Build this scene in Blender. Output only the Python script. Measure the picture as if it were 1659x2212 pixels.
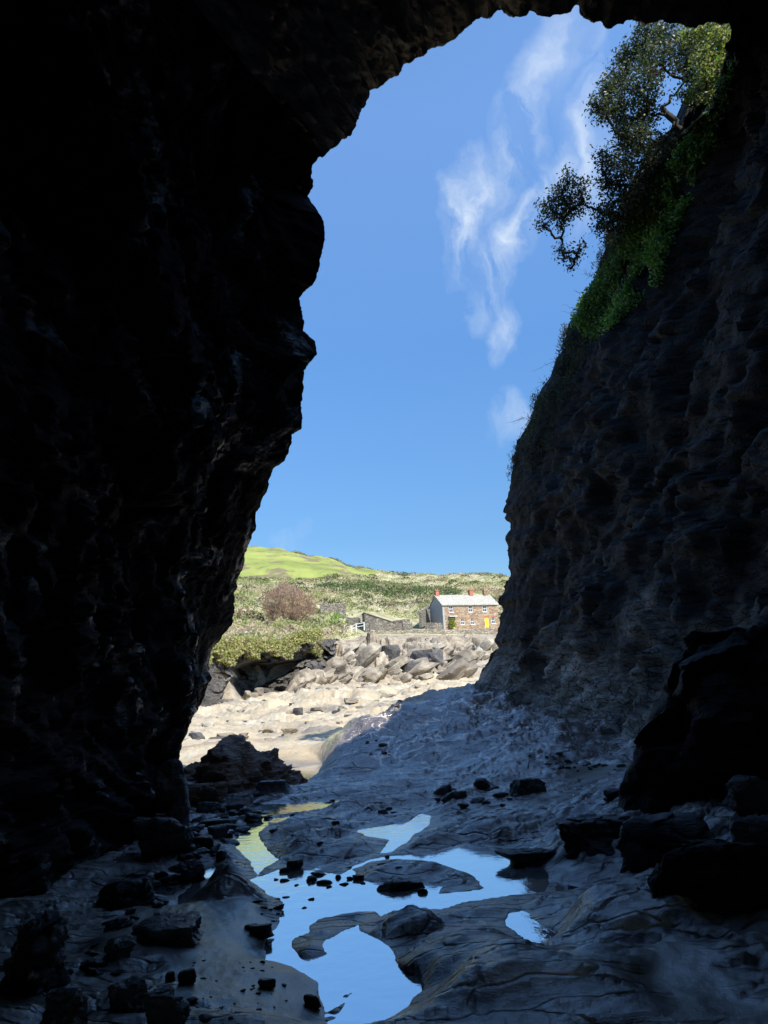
import bpy, math, random
import numpy as np
from mathutils import Vector, Matrix

for o in list(bpy.data.objects):
    bpy.data.objects.remove(o)
SC = bpy.context.scene
COL = SC.collection
rad = math.radians
rng = np.random.default_rng(7)
random.seed(7)

# ------------------------------------------------------------------ camera
PITCH, ROLL, CAMH = rad(13.2), rad(3.0), 1.6
FPX = 1593.0                      # focal length, in units where the frame is 1659 x 2212
CW, CH = 1659.0, 2212.0
U0 = np.array([0, -math.sin(PITCH), math.cos(PITCH)])
FW = np.array([0, math.cos(PITCH), math.sin(PITCH)])
RT = math.cos(ROLL) * np.array([1.0, 0, 0]) - math.sin(ROLL) * U0
UP = math.sin(ROLL) * np.array([1.0, 0, 0]) + math.cos(ROLL) * U0
CAM = np.array([0, 0, CAMH])
cd = bpy.data.cameras.new('camera')
cam = bpy.data.objects.new('camera', cd)
COL.objects.link(cam)
cam.matrix_world = Matrix(((RT[0], UP[0], -FW[0], 0), (RT[1], UP[1], -FW[1], 0), (RT[2], UP[2], -FW[2], CAMH), (0, 0, 0, 1)))
cd.sensor_fit = 'VERTICAL'
cd.sensor_height = 36.0
cd.lens = 36.0 * FPX / CH
cd.clip_start = 0.05
cd.clip_end = 5000
SC.camera = cam

# ------------------------------------------------------------------ light
SUN_AZ, SUN_EL = 140.0, 48.0      # clockwise from +Y
sl = bpy.data.lights.new('sun', 'SUN')
sl.energy = 4.6
sl.angle = rad(0.55)
sl.color = (1.0, 0.95, 0.86)
so = bpy.data.objects.new('sun', sl)
COL.objects.link(so)
SD = Vector((math.sin(rad(SUN_AZ)) * math.cos(rad(SUN_EL)), math.cos(rad(SUN_AZ)) * math.cos(rad(SUN_EL)), math.sin(rad(SUN_EL))))
so.rotation_euler = SD.to_track_quat('Z', 'Y').to_euler()
so.location = (30, -40, 60)

SC.view_settings.view_transform = 'Standard'
SC.view_settings.look = 'None'
SC.view_settings.gamma = 1.0
SC.view_settings.use_curve_mapping = False
SC.view_settings.exposure = 0.65
SC.cycles.use_denoising = True
SC.cycles.max_bounces = 8
SC.cycles.caustics_reflective = False
SC.cycles.caustics_refractive = False


# ------------------------------------------------------------------ projection helpers
def ray(px, py):
    px = np.asarray(px, float); py = np.asarray(py, float)
    return FW + ((px - CW / 2) / FPX)[..., None] * RT - ((py - CH / 2) / FPX)[..., None] * UP


def PY(px, py, Y):
    d = ray(px, py)
    return CAM + d * (np.asarray(Y, float) / d[..., 1])[..., None]


def PZ(px, py, z):
    d = ray(px, py)
    return CAM + d * ((np.asarray(z, float) - CAMH) / d[..., 2])[..., None]


def proj(P):
    v = np.asarray(P, float) - CAM
    w = v @ FW
    return CW / 2 + FPX * (v @ RT) / w, CH / 2 - FPX * (v @ UP) / w


# ------------------------------------------------------------------ noise
def _h(ix, iy, iz, s):
    n = (ix * 374761393 + iy * 668265263 + iz * 2147483647 + s * 1274126177) & 0xFFFFFFFF
    n = ((n ^ (n >> 13)) * 1274126177) & 0xFFFFFFFF
    n = ((n ^ (n >> 16)) * 2246822519) & 0xFFFFFFFF
    return ((n ^ (n >> 15)) & 0xFFFFFF) / float(0xFFFFFF)


def vnoise(P, seed=0):
    P = np.asarray(P, float)
    f = np.floor(P); t = P - f
    i = f.astype(np.int64)
    t = t * t * t * (t * (t * 6 - 15) + 10)
    r = 0
    for dx in (0, 1):
        wx = t[:, 0] if dx else 1 - t[:, 0]
        for dy in (0, 1):
            wy = t[:, 1] if dy else 1 - t[:, 1]
            for dz in (0, 1):
                wz = t[:, 2] if dz else 1 - t[:, 2]
                r = r + _h(i[:, 0] + dx, i[:, 1] + dy, i[:, 2] + dz, seed) * wx * wy * wz
    return r * 2 - 1


def fbm(P, octs=4, seed=0, gain=0.5, lac=2.03):
    P = np.asarray(P, float)
    a, s, r = 1.0, 1.0, 0
    for k in range(octs):
        r = r + a * vnoise(P * s + 17.3 * k, seed + k * 31)
        a *= gain; s *= lac
    return r


def ridged(P, octs=4, seed=0, gain=0.5, lac=2.1):
    P = np.asarray(P, float)
    a, s, r = 1.0, 1.0, 0
    for k in range(octs):
        r = r + a * (1 - 2 * np.abs(vnoise(P * s + 11.7 * k, seed + k * 31)))
        a *= gain; s *= lac
    return r


def cells(P, seed=0):
    """worley: returns facet (tilted plate height per cell), edge distance (F2-F1), cell random"""
    P = np.asarray(P, float)
    f = np.floor(P).astype(np.int64)
    n = len(P)
    d1 = np.full(n, 1e9); d2 = np.full(n, 1e9)
    fac = np.zeros(n); cr = np.zeros(n)
    for dx in (-1, 0, 1):
        for dy in (-1, 0, 1):
            for dz in (-1, 0, 1):
                c = f + np.array([dx, dy, dz])
                q = np.stack([c[:, k] + _h(c[:, 0], c[:, 1], c[:, 2], seed + 5 + k) for k in range(3)], 1)
                v = P - q
                d = (v * v).sum(1)
                tl = np.stack([_h(c[:, 0], c[:, 1], c[:, 2], seed + 15 + k) * 2 - 1 for k in range(3)], 1)
                hr = _h(c[:, 0], c[:, 1], c[:, 2], seed + 25)
                near = d < d1
                d2 = np.where(near, d1, np.minimum(d2, d))
                fac = np.where(near, (v * tl).sum(1) * 1.2 + hr - 0.5, fac)
                cr = np.where(near, hr, cr)
                d1 = np.where(near, d, d1)
    return fac, np.sqrt(d2) - np.sqrt(d1), cr


def sstep(a, b, x):
    t = np.clip((x - a) / (b - a), 0, 1)
    return t * t * (3 - 2 * t)


# ------------------------------------------------------------------ object helpers
def tag(o, label=None, cat=None, group=None, kind=None):
    if label: o['label'] = label
    if cat: o['category'] = cat
    if group: o['group'] = group
    if kind: o['kind'] = kind
    return o


def mesh_np(name, V, F, mat=None, smooth=True, attrs=None, parent=None, mats=None, mi=None):
    """V (n,3); F (m,3) or (m,4) or list of lists"""
    me = bpy.data.meshes.new(name)
    V = np.ascontiguousarray(V, dtype=np.float32)
    if isinstance(F, np.ndarray):
        k = F.shape[1]
        me.vertices.add(len(V)); me.vertices.foreach_set('co', V.ravel())
        me.loops.add(F.size); me.loops.foreach_set('vertex_index', F.ravel().astype(np.int32))
        me.polygons.add(len(F))
        me.polygons.foreach_set('loop_start', np.arange(0, F.size, k, dtype=np.int32))
        me.polygons.foreach_set('loop_total', np.full(len(F), k, dtype=np.int32))
        me.update(calc_edges=True)
    else:
        me.from_pydata([tuple(map(float, v)) for v in V], [], F)
        me.update()
    me.polygons.foreach_set('use_smooth', np.full(len(me.polygons), smooth, dtype=bool))
    for nm, arr in (attrs or {}).items():
        arr = np.asarray(arr, np.float32)
        if arr.ndim == 1:
            a = me.attributes.new(nm, 'FLOAT', 'POINT'); a.data.foreach_set('value', arr)
        else:
            if arr.shape[1] == 3: arr = np.concatenate([arr, np.ones((len(arr), 1), np.float32)], 1)
            a = me.attributes.new(nm, 'FLOAT_COLOR', 'POINT'); a.data.foreach_set('color', arr.ravel())
    for m in (mats or ([mat] if mat else [])):
        me.materials.append(m)
    if mi is not None:
        me.polygons.foreach_set('material_index', np.asarray(mi, np.int32))
    o = bpy.data.objects.new(name, me)
    COL.objects.link(o)
    if parent: o.parent = parent
    return o


def empty(name, loc=(0, 0, 0), rz=0, parent=None):
    o = bpy.data.objects.new(name, None)
    COL.objects.link(o)
    o.location = loc; o.rotation_euler = (0, 0, rz)
    o.empty_display_size = 0.2
    if parent: o.parent = parent
    return o


def grid_faces(nr, nc, mask=None):
    i = np.arange(nr * nc).reshape(nr, nc)
    F = np.stack([i[:-1, :-1], i[:-1, 1:], i[1:, 1:], i[1:, :-1]], -1).reshape(-1, 4)
    return F if mask is None else F[mask.reshape(-1)]


def sub(V, F, attrs=None):
    u, inv = np.unique(F, return_inverse=True)
    return V[u], inv.reshape(F.shape), {k: a[u] for k, a in (attrs or {}).items()}


# ------------------------------------------------------------------ materials
def newmat(name):
    m = bpy.data.materials.new(name)
    m.use_nodes = True
    nt = m.node_tree
    b = nt.nodes['Principled BSDF']
    return m, nt, b


def nd(nt, t, **kw):
    n = nt.nodes.new(t)
    for k, v in kw.items():
        if k in n.inputs: n.inputs[k].default_value = v
        else: setattr(n, k, v)
    return n


def noise(nt, vec, scale, detail=5, rough=0.55, dist=0.0):
    n = nt.nodes.new('ShaderNodeTexNoise')
    n.inputs['Scale'].default_value = scale
    n.inputs['Detail'].default_value = detail
    n.inputs['Roughness'].default_value = rough
    n.inputs['Distortion'].default_value = dist
    nt.links.new(vec, n.inputs['Vector'])
    return n.outputs['Fac']


def ramp(nt, fac, stops, interp='LINEAR'):
    r = nt.nodes.new('ShaderNodeValToRGB')
    r.color_ramp.interpolation = interp
    e = r.color_ramp.elements
    while len(e) < len(stops): e.new(0.5)
    for k, (p, c) in enumerate(stops):
        e[k].position = p
        e[k].color = (c, c, c, 1) if isinstance(c, (int, float)) else (*c, 1)
    nt.links.new(fac, r.inputs['Fac'])
    return r.outputs['Color']


def mix(nt, fac, a, b, mode='MIX'):
    n = nt.nodes.new('ShaderNodeMix')
    n.data_type = 'RGBA'; n.blend_type = mode
    for sock, v in ((n.inputs[0], fac), (n.inputs[6], a), (n.inputs[7], b)):
        if isinstance(v, (int, float)): sock.default_value = v
        elif isinstance(v, tuple): sock.default_value = (*v, 1)
        else: nt.links.new(v, sock)
    return n.outputs[2]


def math_(nt, op, a, b=0.0, clamp=False):
    n = nt.nodes.new('ShaderNodeMath')
    n.operation = op; n.use_clamp = clamp
    for k, v in enumerate((a, b)):
        if isinstance(v, (int, float)): n.inputs[k].default_value = v
        else: nt.links.new(v, n.inputs[k])
    return n.outputs[0]


def wcoord(nt, scale=(1, 1, 1), rot=(0, 0, 0), obj=False):
    if obj:
        g = nt.nodes.new('ShaderNodeTexCoord').outputs['Object']
    else:
        g = nt.nodes.new('ShaderNodeNewGeometry').outputs['Position']
    m = nt.nodes.new('ShaderNodeMapping')
    m.inputs['Scale'].default_value = scale
    m.inputs['Rotation'].default_value = rot
    nt.links.new(g, m.inputs['Vector'])
    return m.outputs['Vector']


def bump(nt, b, h, strength, dist, prev=None):
    n = nt.nodes.new('ShaderNodeBump')
    n.inputs['Strength'].default_value = strength
    n.inputs['Distance'].default_value = dist
    nt.links.new(h, n.inputs['Height'])
    if prev is not None: nt.links.new(prev, n.inputs['Normal'])
    nt.links.new(n.outputs['Normal'], b.inputs['Normal'])
    return n.outputs['Normal']


def rock_mat(name, dark, mid, light, rough=(0.35, 0.7), scale=1.0, obj=False, strat=(0, 0.35, 0.3), patch=None, bstr=0.8, bd=0.05):
    m, nt, b = newmat(name)
    v = wcoord(nt, (scale,) * 3, (0, 0, 0), obj)
    vs = wcoord(nt, (scale * 0.5, scale * 0.7, scale * 4.0), strat, obj)
    n1 = noise(nt, v, 0.9, 8, 0.62, 0.6)
    n2 = noise(nt, vs, 2.2, 8, 0.65, 0.4)
    n3 = noise(nt, v, 9.0, 6, 0.7)
    f = math_(nt, 'ADD', math_(nt, 'MULTIPLY', n1, 0.45), math_(nt, 'MULTIPLY', n2, 0.35))
    f = math_(nt, 'ADD', f, math_(nt, 'MULTIPLY', n3, 0.2))
    c = ramp(nt, f, [(0.36, dark), (0.5, mid), (0.64, light)])
    if patch:
        pm = ramp(nt, noise(nt, v, 0.5, 5, 0.6, 1.0), [(patch[0], 0.0), (patch[0] + 0.08, 1.0)])
        c = mix(nt, pm, c, patch[1], 'MULTIPLY')
    if obj:
        oi = nt.nodes.new('ShaderNodeObjectInfo')
        c = mix(nt, 1.0, c, ramp(nt, oi.outputs['Random'], [(0.0, (.62, .6, .6)), (0.5, (1., .97, .93)), (1.0, (1.35, 1.38, 1.4))]), 'MULTIPLY')
    nt.links.new(c, b.inputs['Base Color'])
    nt.links.new(ramp(nt, n3, [(0.35, rough[0]), (0.65, rough[1])]), b.inputs['Roughness'])
    p = bump(nt, b, n2, bstr, bd * 2)
    p = bump(nt, b, n3, bstr * 0.8, bd * 0.5, p)
    return m


M = {}
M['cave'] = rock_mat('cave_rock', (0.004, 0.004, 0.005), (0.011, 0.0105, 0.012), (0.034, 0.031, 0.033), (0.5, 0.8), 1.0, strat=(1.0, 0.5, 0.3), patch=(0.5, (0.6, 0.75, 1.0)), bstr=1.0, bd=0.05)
nt = M['cave'].node_tree; b = nt.nodes['Principled BSDF']
_l = b.inputs['Base Color'].links[0].from_socket
_a = nt.nodes.new('ShaderNodeAttribute'); _a.attribute_name = 'washed'
_v = wcoord(nt, (1, 1, 1), (0.5, 0.6, 0))
_c = ramp(nt, noise(nt, _v, 1.3, 8, 0.65, 0.8), [(0.35, (0.09, 0.085, 0.085)), (0.5, (0.32, 0.27, 0.235)), (0.62, (0.5, 0.43, 0.37))])
_m = mix(nt, _a.outputs['Fac'], _l, _c)
_w = nt.nodes.new('ShaderNodeTexNoise'); _w.inputs['Scale'].default_value = 0.8; _w.inputs['Detail'].default_value = 5
nt.links.new(wcoord(nt), _w.inputs['Vector'])
_x = nt.nodes.new('ShaderNodeVectorMath'); _x.operation = 'MULTIPLY_ADD'; _x.inputs[1].default_value = (1.6, 1.6, 1.6)
nt.links.new(_w.outputs['Color'], _x.inputs[0]); nt.links.new(wcoord(nt, (.8, .6, 1.9), (.7, .5, 0)), _x.inputs[2])
_y = nt.nodes.new('ShaderNodeTexVoronoi'); _y.feature = 'DISTANCE_TO_EDGE'; nt.links.new(_x.outputs[0], _y.inputs['Vector'])
_z = ramp(nt, _y.outputs['Distance'], [(0.0, 0.0), (0.05, 1.0)])
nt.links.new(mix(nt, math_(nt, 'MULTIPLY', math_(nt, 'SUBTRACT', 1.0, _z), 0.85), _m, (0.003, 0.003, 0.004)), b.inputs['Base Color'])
bump(nt, b, _z, 0.8, 0.06, b.inputs['Normal'].links[0].from_socket)
_g = math_(nt, 'MULTIPLY', _a.outputs['Fac'], ramp(nt, noise(nt, wcoord(nt), 0.8, 4, 0.6), [(0.5, 0.0), (0.58, 0.45)]))
nt.links.new(math_(nt, 'SUBTRACT', 0.7, _g), b.inputs['Roughness'])
M['cave_top_lit'] = rock_mat('cave_roof_rock_lit', (0.08, 0.068, 0.05), (0.25, 0.21, 0.16), (0.45, 0.38, 0.29), (0.5, 0.8), 1.4, strat=(1.0, 0.5, 0.3), bstr=1.0, bd=0.05)  # same rock coloured far lighter: light on the roof underside is painted in
M['cave_shaded'] = rock_mat('cave_rock_shaded', (0.003, 0.003, 0.003), (0.006, 0.0055, 0.006), (0.02, 0.018, 0.02), (0.6, 0.85), 1.0, bstr=1.0, bd=0.06)  # same rock coloured near black: the left wall's shade is painted in
M['cave_shaded'].node_tree.nodes['Principled BSDF'].inputs['Specular IOR Level'].default_value = 0.22
M['cave'].node_tree.nodes['Principled BSDF'].inputs['Specular IOR Level'].default_value = 0.35
nt = M['cave_shaded'].node_tree; b = nt.nodes['Principled BSDF']; _v = wcoord(nt, (1, 1, 1), (.4, .3, 0))
_k = ramp(nt, noise(nt, _v, 0.9, 6, 0.65, 1.0), [(0.55, 0.0), (0.6, 1.0)])
nt.links.new(math_(nt, 'ADD', math_(nt, 'MULTIPLY', _k, 0.5), 0.12), b.inputs['Specular IOR Level'])
nt.links.new(math_(nt, 'SUBTRACT', 0.75, math_(nt, 'MULTIPLY', _k, 0.5)), b.inputs['Roughness'])
M['boulder'] = rock_mat('boulder_rock', (0.022, 0.021, 0.024), (0.06, 0.057, 0.065), (0.17, 0.165, 0.18), (0.28, 0.6), 2.5, obj=True, bstr=0.9, bd=0.03)
M['palestone'] = rock_mat('pale_stone', (0.1, 0.11, 0.115), (0.19, 0.2, 0.2), (0.4, 0.4, 0.38), (0.22, 0.5), 2.5, obj=True, bstr=0.7, bd=0.02)
M['crusty'] = rock_mat('crusty_rock', (0.02, 0.019, 0.022), (0.05, 0.05, 0.06), (0.12, 0.12, 0.14), (0.2, 0.5), 2.5, obj=True, bstr=1.0, bd=0.03)
nt = M['crusty'].node_tree; b = nt.nodes['Principled BSDF']; _l = b.inputs['Base Color'].links[0].from_socket; _v = wcoord(nt, obj=True)
_k = math_(nt, 'MULTIPLY', ramp(nt, noise(nt, _v, 22, 5, 0.7), [(0.52, 0.0), (0.58, 1.0)]), ramp(nt, noise(nt, _v, 3, 4, 0.6), [(0.48, 0.0), (0.56, 1.0)]))
nt.links.new(mix(nt, _k, _l, (0.6, 0.62, 0.66)), b.inputs['Base Color'])
M['slateblock'] = rock_mat('layered_slate', (0.02, 0.024, 0.026), (0.09, 0.1, 0.1), (0.26, 0.28, 0.27), (0.3, 0.6), 1.0, obj=True, bstr=1.0, bd=0.02)
[n for n in M['slateblock'].node_tree.nodes if n.type == 'MAPPING'][1].inputs['Scale'].default_value = (.6, .6, 14)
M['stone'] = rock_mat('wet_stone', (0.03, 0.031, 0.036), (0.065, 0.067, 0.074), (0.14, 0.145, 0.155), (0.22, 0.5), 5.0, obj=True, bstr=0.7, bd=0.01)
M['weedrock'] = rock_mat('weedy_rock', (0.13, 0.09, 0.07), (0.38, 0.27, 0.22), (0.62, 0.49, 0.42), (0.6, 0.9), 2.6, obj=True, bstr=1.0, bd=0.05)

# ================================================================== ground height
FK = [  # px, py, z   (near floor)
    (400, 1900, .03), (600, 1800, .01), (700, 1750, .02), (500, 1700, .06), (640, 1672, -.03), (500, 2100, .06), (300, 2205, .16),
    (200, 2120, .14), (800, 2205, .0), (1000, 2100, .06), (1200, 2150, .08), (1400, 2200, .08), (1600, 2205, .05),
    (1500, 2050, .1), (1300, 1950, .08), (1400, 1880, .08), (1250, 1880, .03), (900, 1840, .0), (1000, 1760, .02),
    (1150, 1780, .06), (1300, 1780, .2), (1500, 1780, .3), (1200, 1700, .16), (1000, 1690, .08), (1350, 1660, .3),
    (850, 1700, .02), (700, 1690, .0), (420, 1660, .1), (1640, 1900, .3), (560, 1660, .02)]
FKY = [(618, 1630, 15.5), (724, 1603, 16.5), (776, 1572, 17.3), (838, 1537, 18.2), (926, 1502, 19.5), (1014, 1484, 20.5), (1100, 1472, 22),
       (900, 1600, 15.5), (1000, 1560, 16.5), (1100, 1545, 16.5), (1200, 1580, 14.5), (1000, 1620, 14), (1150, 1640, 12.8), (1300, 1615, 12.6)]
_k = np.concatenate([PZ(*np.array(FK).T), PY(*np.array(FKY).T)])
KX, KZ = _k[:, :2], _k[:, 2]


def _tp(r2):
    return 0.5 * r2 * np.log(np.maximum(r2, 1e-9))


_n = len(KX)
_d2 = ((KX[:, None] - KX[None]) ** 2).sum(-1)
_A = np.zeros((_n + 3, _n + 3))
_A[:_n, :_n] = _tp(_d2) + np.eye(_n) * 0.4
_A[:_n, _n] = 1; _A[:_n, _n + 1:] = KX
_A[_n, :_n] = 1; _A[_n + 1:, :_n] = KX.T
_W = np.linalg.solve(_A, np.concatenate([KZ, np.zeros(3)]))


def near_base(x, y):
    x = np.clip(x, -3.8, 6); y = np.clip(y, 3.0, 23)
    z = _W[_n] + _W[_n + 1] * x + _W[_n + 2] * y
    for k in range(_n):
        z = z + _W[k] * _tp((x - KX[k, 0]) ** 2 + (y - KX[k, 1]) ** 2)
    return np.clip(z, -0.2, 1.9)


_cr = PY(*np.array(FKY[:7]).T)
CRA, CRY = _cr[:, 0] / _cr[:, 1], _cr[:, 1]


def crestY(a):
    return np.interp(a, CRA, CRY)


# far terrain knots: columns of (px,py,Y)
FT = {
    300: [(1700, 15), (1560, 45), (1535, 66), (1440, 74), (1340, 120), (1262, 230), (1190, 400)],
    450: [(1665, 15), (1560, 40), (1530, 68), (1408, 77), (1335, 120), (1262, 230), (1186, 400)],
    530: [(1658, 15), (1560, 40), (1514, 80), (1400, 92), (1335, 128), (1259, 240), (1185, 400)],
    600: [(1652, 15), (1560, 36), (1506, 85), (1398, 96), (1348, 130), (1257, 240), (1190, 400)],
    700: [(1647, 15), (1540, 40), (1482, 95), (1392, 112), (1352, 134), (1300, 175), (1252, 250), (1207, 390)],
    780: [(1643, 15), (1535, 40), (1480, 98), (1374, 133), (1364, 142), (1300, 180), (1251, 260), (1229, 380)],
    880: [(1638, 15), (1530, 40), (1479, 100), (1372, 137), (1361, 146), (1358, 153), (1308, 185), (1270, 240), (1244, 340)],
    980: [(1633, 15), (1525, 40), (1474, 104), (1372, 139), (1360, 146), (1356, 162), (1300, 190), (1250, 320)],
    1080: [(1628, 15), (1515, 45), (1462, 108), (1372, 141), (1360, 148), (1355, 166), (1300, 195), (1251, 300)],
    1250: [(1620, 15), (1505, 45), (1440, 112), (1362, 141), (1352, 148), (1346, 166), (1292, 195), (1240, 300)],
}
FCA, FCI = [], []
for px in sorted(FT):
    rows = FT[px]
    P = PY(np.full(len(rows), px), np.array([r[0] for r in rows]), np.array([r[1] for r in rows]))
    FCA.append((P[:, 0] / P[:, 1]).mean())
    if px <= 600: P = np.insert(P, 3, P[2] + (P[3] - P[2]) * np.array([.9, .9, .06]), 0)
    Yk = np.concatenate([[10], P[:, 1], [P[-1, 1] * 1.15, 700]])
    Zk = np.concatenate([[P[0, 2]], P[:, 2], [P[-1, 2] * 1.02, P[-1, 2] * 0.8]])
    FCI.append((Yk, Zk))
FCA = np.array(FCA)


def far_base(a, Y):
    lY = np.log(Y)
    cols = np.stack([np.interp(lY, np.log(k), z) for k, z in FCI])
    idx = np.clip(np.searchsorted(FCA, a) - 1, 0, len(FCA) - 2)
    t = np.clip((a - FCA[idx]) / (FCA[idx + 1] - FCA[idx]), 0, 1)
    t = t * t * (3 - 2 * t)
    ar = np.arange(len(a))
    return cols[idx, ar] * (1 - t) + cols[idx + 1, ar] * t


def footY(a):   # foot of the rock bank
    return np.interp(a, FCA, [66, 68, 80, 85, 95, 98, 100, 104, 108, 112])


def bankY(a):   # top of the rock bank
    return np.interp(a, FCA, [74, 77, 92, 96, 112, 133, 137, 139, 141, 141])


POOLS = [
    [(848,1847),(916,1842),(1004,1821),(1087,1834),(1150,1858),(1186,1884),(1189,1905),(1181,1928),(1108,1936),(1004,1951),(952,1962),(848,1968),(822,1980),(812,1970),(772,1970),(732,1978),(692,1986),(664,2014),(640,2030),(636,2058),(652,2074),(700,2060),(712,2030),(776,1994),(792,2014),(840,2042),(856,2074),(900,2110),(908,2142),(892,2174),(832,2202),(790,2230),(720,2230),(700,2170),(692,2122),(660,2102),(632,2090),(576,2074),(568,2046),(592,2002),(605,1970),(600,1940),(560,1920),(540,1900),(600,1878),(680,1880),(740,1890),(765,1870),(800,1855)],
    [(1100,1972),(1129,1967),(1160,1988),(1204,2022),(1181,2040),(1155,2053),(1121,2045),(1124,2024),(1103,1998)],
    [(784,1806),(772,1794),(832,1782),(884,1774),(908,1754),(932,1762),(924,1782),(892,1806),(864,1830),(848,1842),(812,1846),(840,1816)],
    [(508,1814),(540,1766),(532,1754),(572,1750),(580,1782),(556,1806),(572,1822),(588,1842),(604,1858),(572,1874),(556,1898),(540,1860),(520,1840)],
    [(420,1874),(464,1866),(462,1886),(432,1918),(412,1944),(392,1958),(372,1965),(384,1940),(408,1918),(412,1895)],
    [(604,1640),(625,1632),(660,1640),(700,1650),(690,1668),(655,1692),(612,1692),(590,1682)],
    [(460,1722),(520,1716),(560,1722),(540,1740),(480,1746)],
]
ISLES = [[(760,1878),(800,1862),(860,1854),(950,1868),(1000,1885),(1036,1905),(1041,1919),(1000,1925),(945,1931),(960,1915),(900,1903),(800,1906),(770,1895)]]
SAND = [[(150,2085),(260,2040),(330,1960),(420,1945),(480,1965),(545,1950),(600,2000),(575,2060),(640,2100),(700,2160),(720,2230),(560,2260),(400,2240),(330,2120),(200,2130)],
        [(1360,2110),(1430,2085),(1520,2110),(1640,2190),(1659,2260),(1450,2260),(1380,2170)],
        [(1200,1880),(1240,1882),(1270,1900),(1230,1912),(1195,1905)],
        [(1240,1690),(1360,1712),(1300,1728),(1180,1715)]]


def wpoly(poly):
    p = np.array(poly, float)
    return PZ(p[:, 0], p[:, 1], np.zeros(len(p)))[:, :2]


def sdist(x, y, W):
    """signed distance, positive outside"""
    n = len(W)
    d = np.full(x.shape, 1e9); ins = np.zeros(x.shape, bool)
    for i in range(n):
        ax, ay = W[i]; bx, by = W[(i + 1) % n]
        ex, ey = bx - ax, by - ay
        t = np.clip(((x - ax) * ex + (y - ay) * ey) / (ex * ex + ey * ey + 1e-12), 0, 1)
        d = np.minimum(d, np.hypot(x - ax - t * ex, y - ay - t * ey))
        c = ((ay > y) != (by > y))
        xi = ax + (y - ay) * ex / (ey if abs(ey) > 1e-9 else 1e-9)
        ins ^= (c & (x < xi))
    return np.where(ins, -d, d)


WP = [wpoly(p) for p in POOLS]; WI = [wpoly(p) for p in ISLES]; WS = [wpoly(p) for p in SAND]
# raised slabs of slate: px,py, radii (m) along, across, yaw deg, height
SLABS = [(1010, 2060, .6, .4, 15, .09), (880, 1998, .26, .14, 0, .13), (880, 2110, .3, .2, 60, .1), (1250, 2000, .45, .25, -20, .06), (700, 2035, .26, .09, 25, .07), (480, 1925, .5, .26, 15, .2),
         (900, 1890, .8, .28, 5, .04), (620, 1840, .5, .22, 35, .1), (735, 1830, .7, .3, 20, .05), (640, 1790, .6, .22, 30, .09), (830, 1730, .9, .25, 15, .07),
         (1010, 1810, .9, .25, 25, .1), (1000, 1750, 1.2, .3, 18, .07), (1150, 1850, 1.0, .2, -15, .12), (1120, 1720, 1.4, .4, 25, .14),
         (1360, 2010, .5, .35, -40, .12), (1180, 2120, .7, .35, 10, .08), (1100, 1640, 1.8, .5, 10, .16), (1240, 1650, 1.5, .4, 20, .16), (900, 1660, 1.6, .35, 12, .1)]


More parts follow.
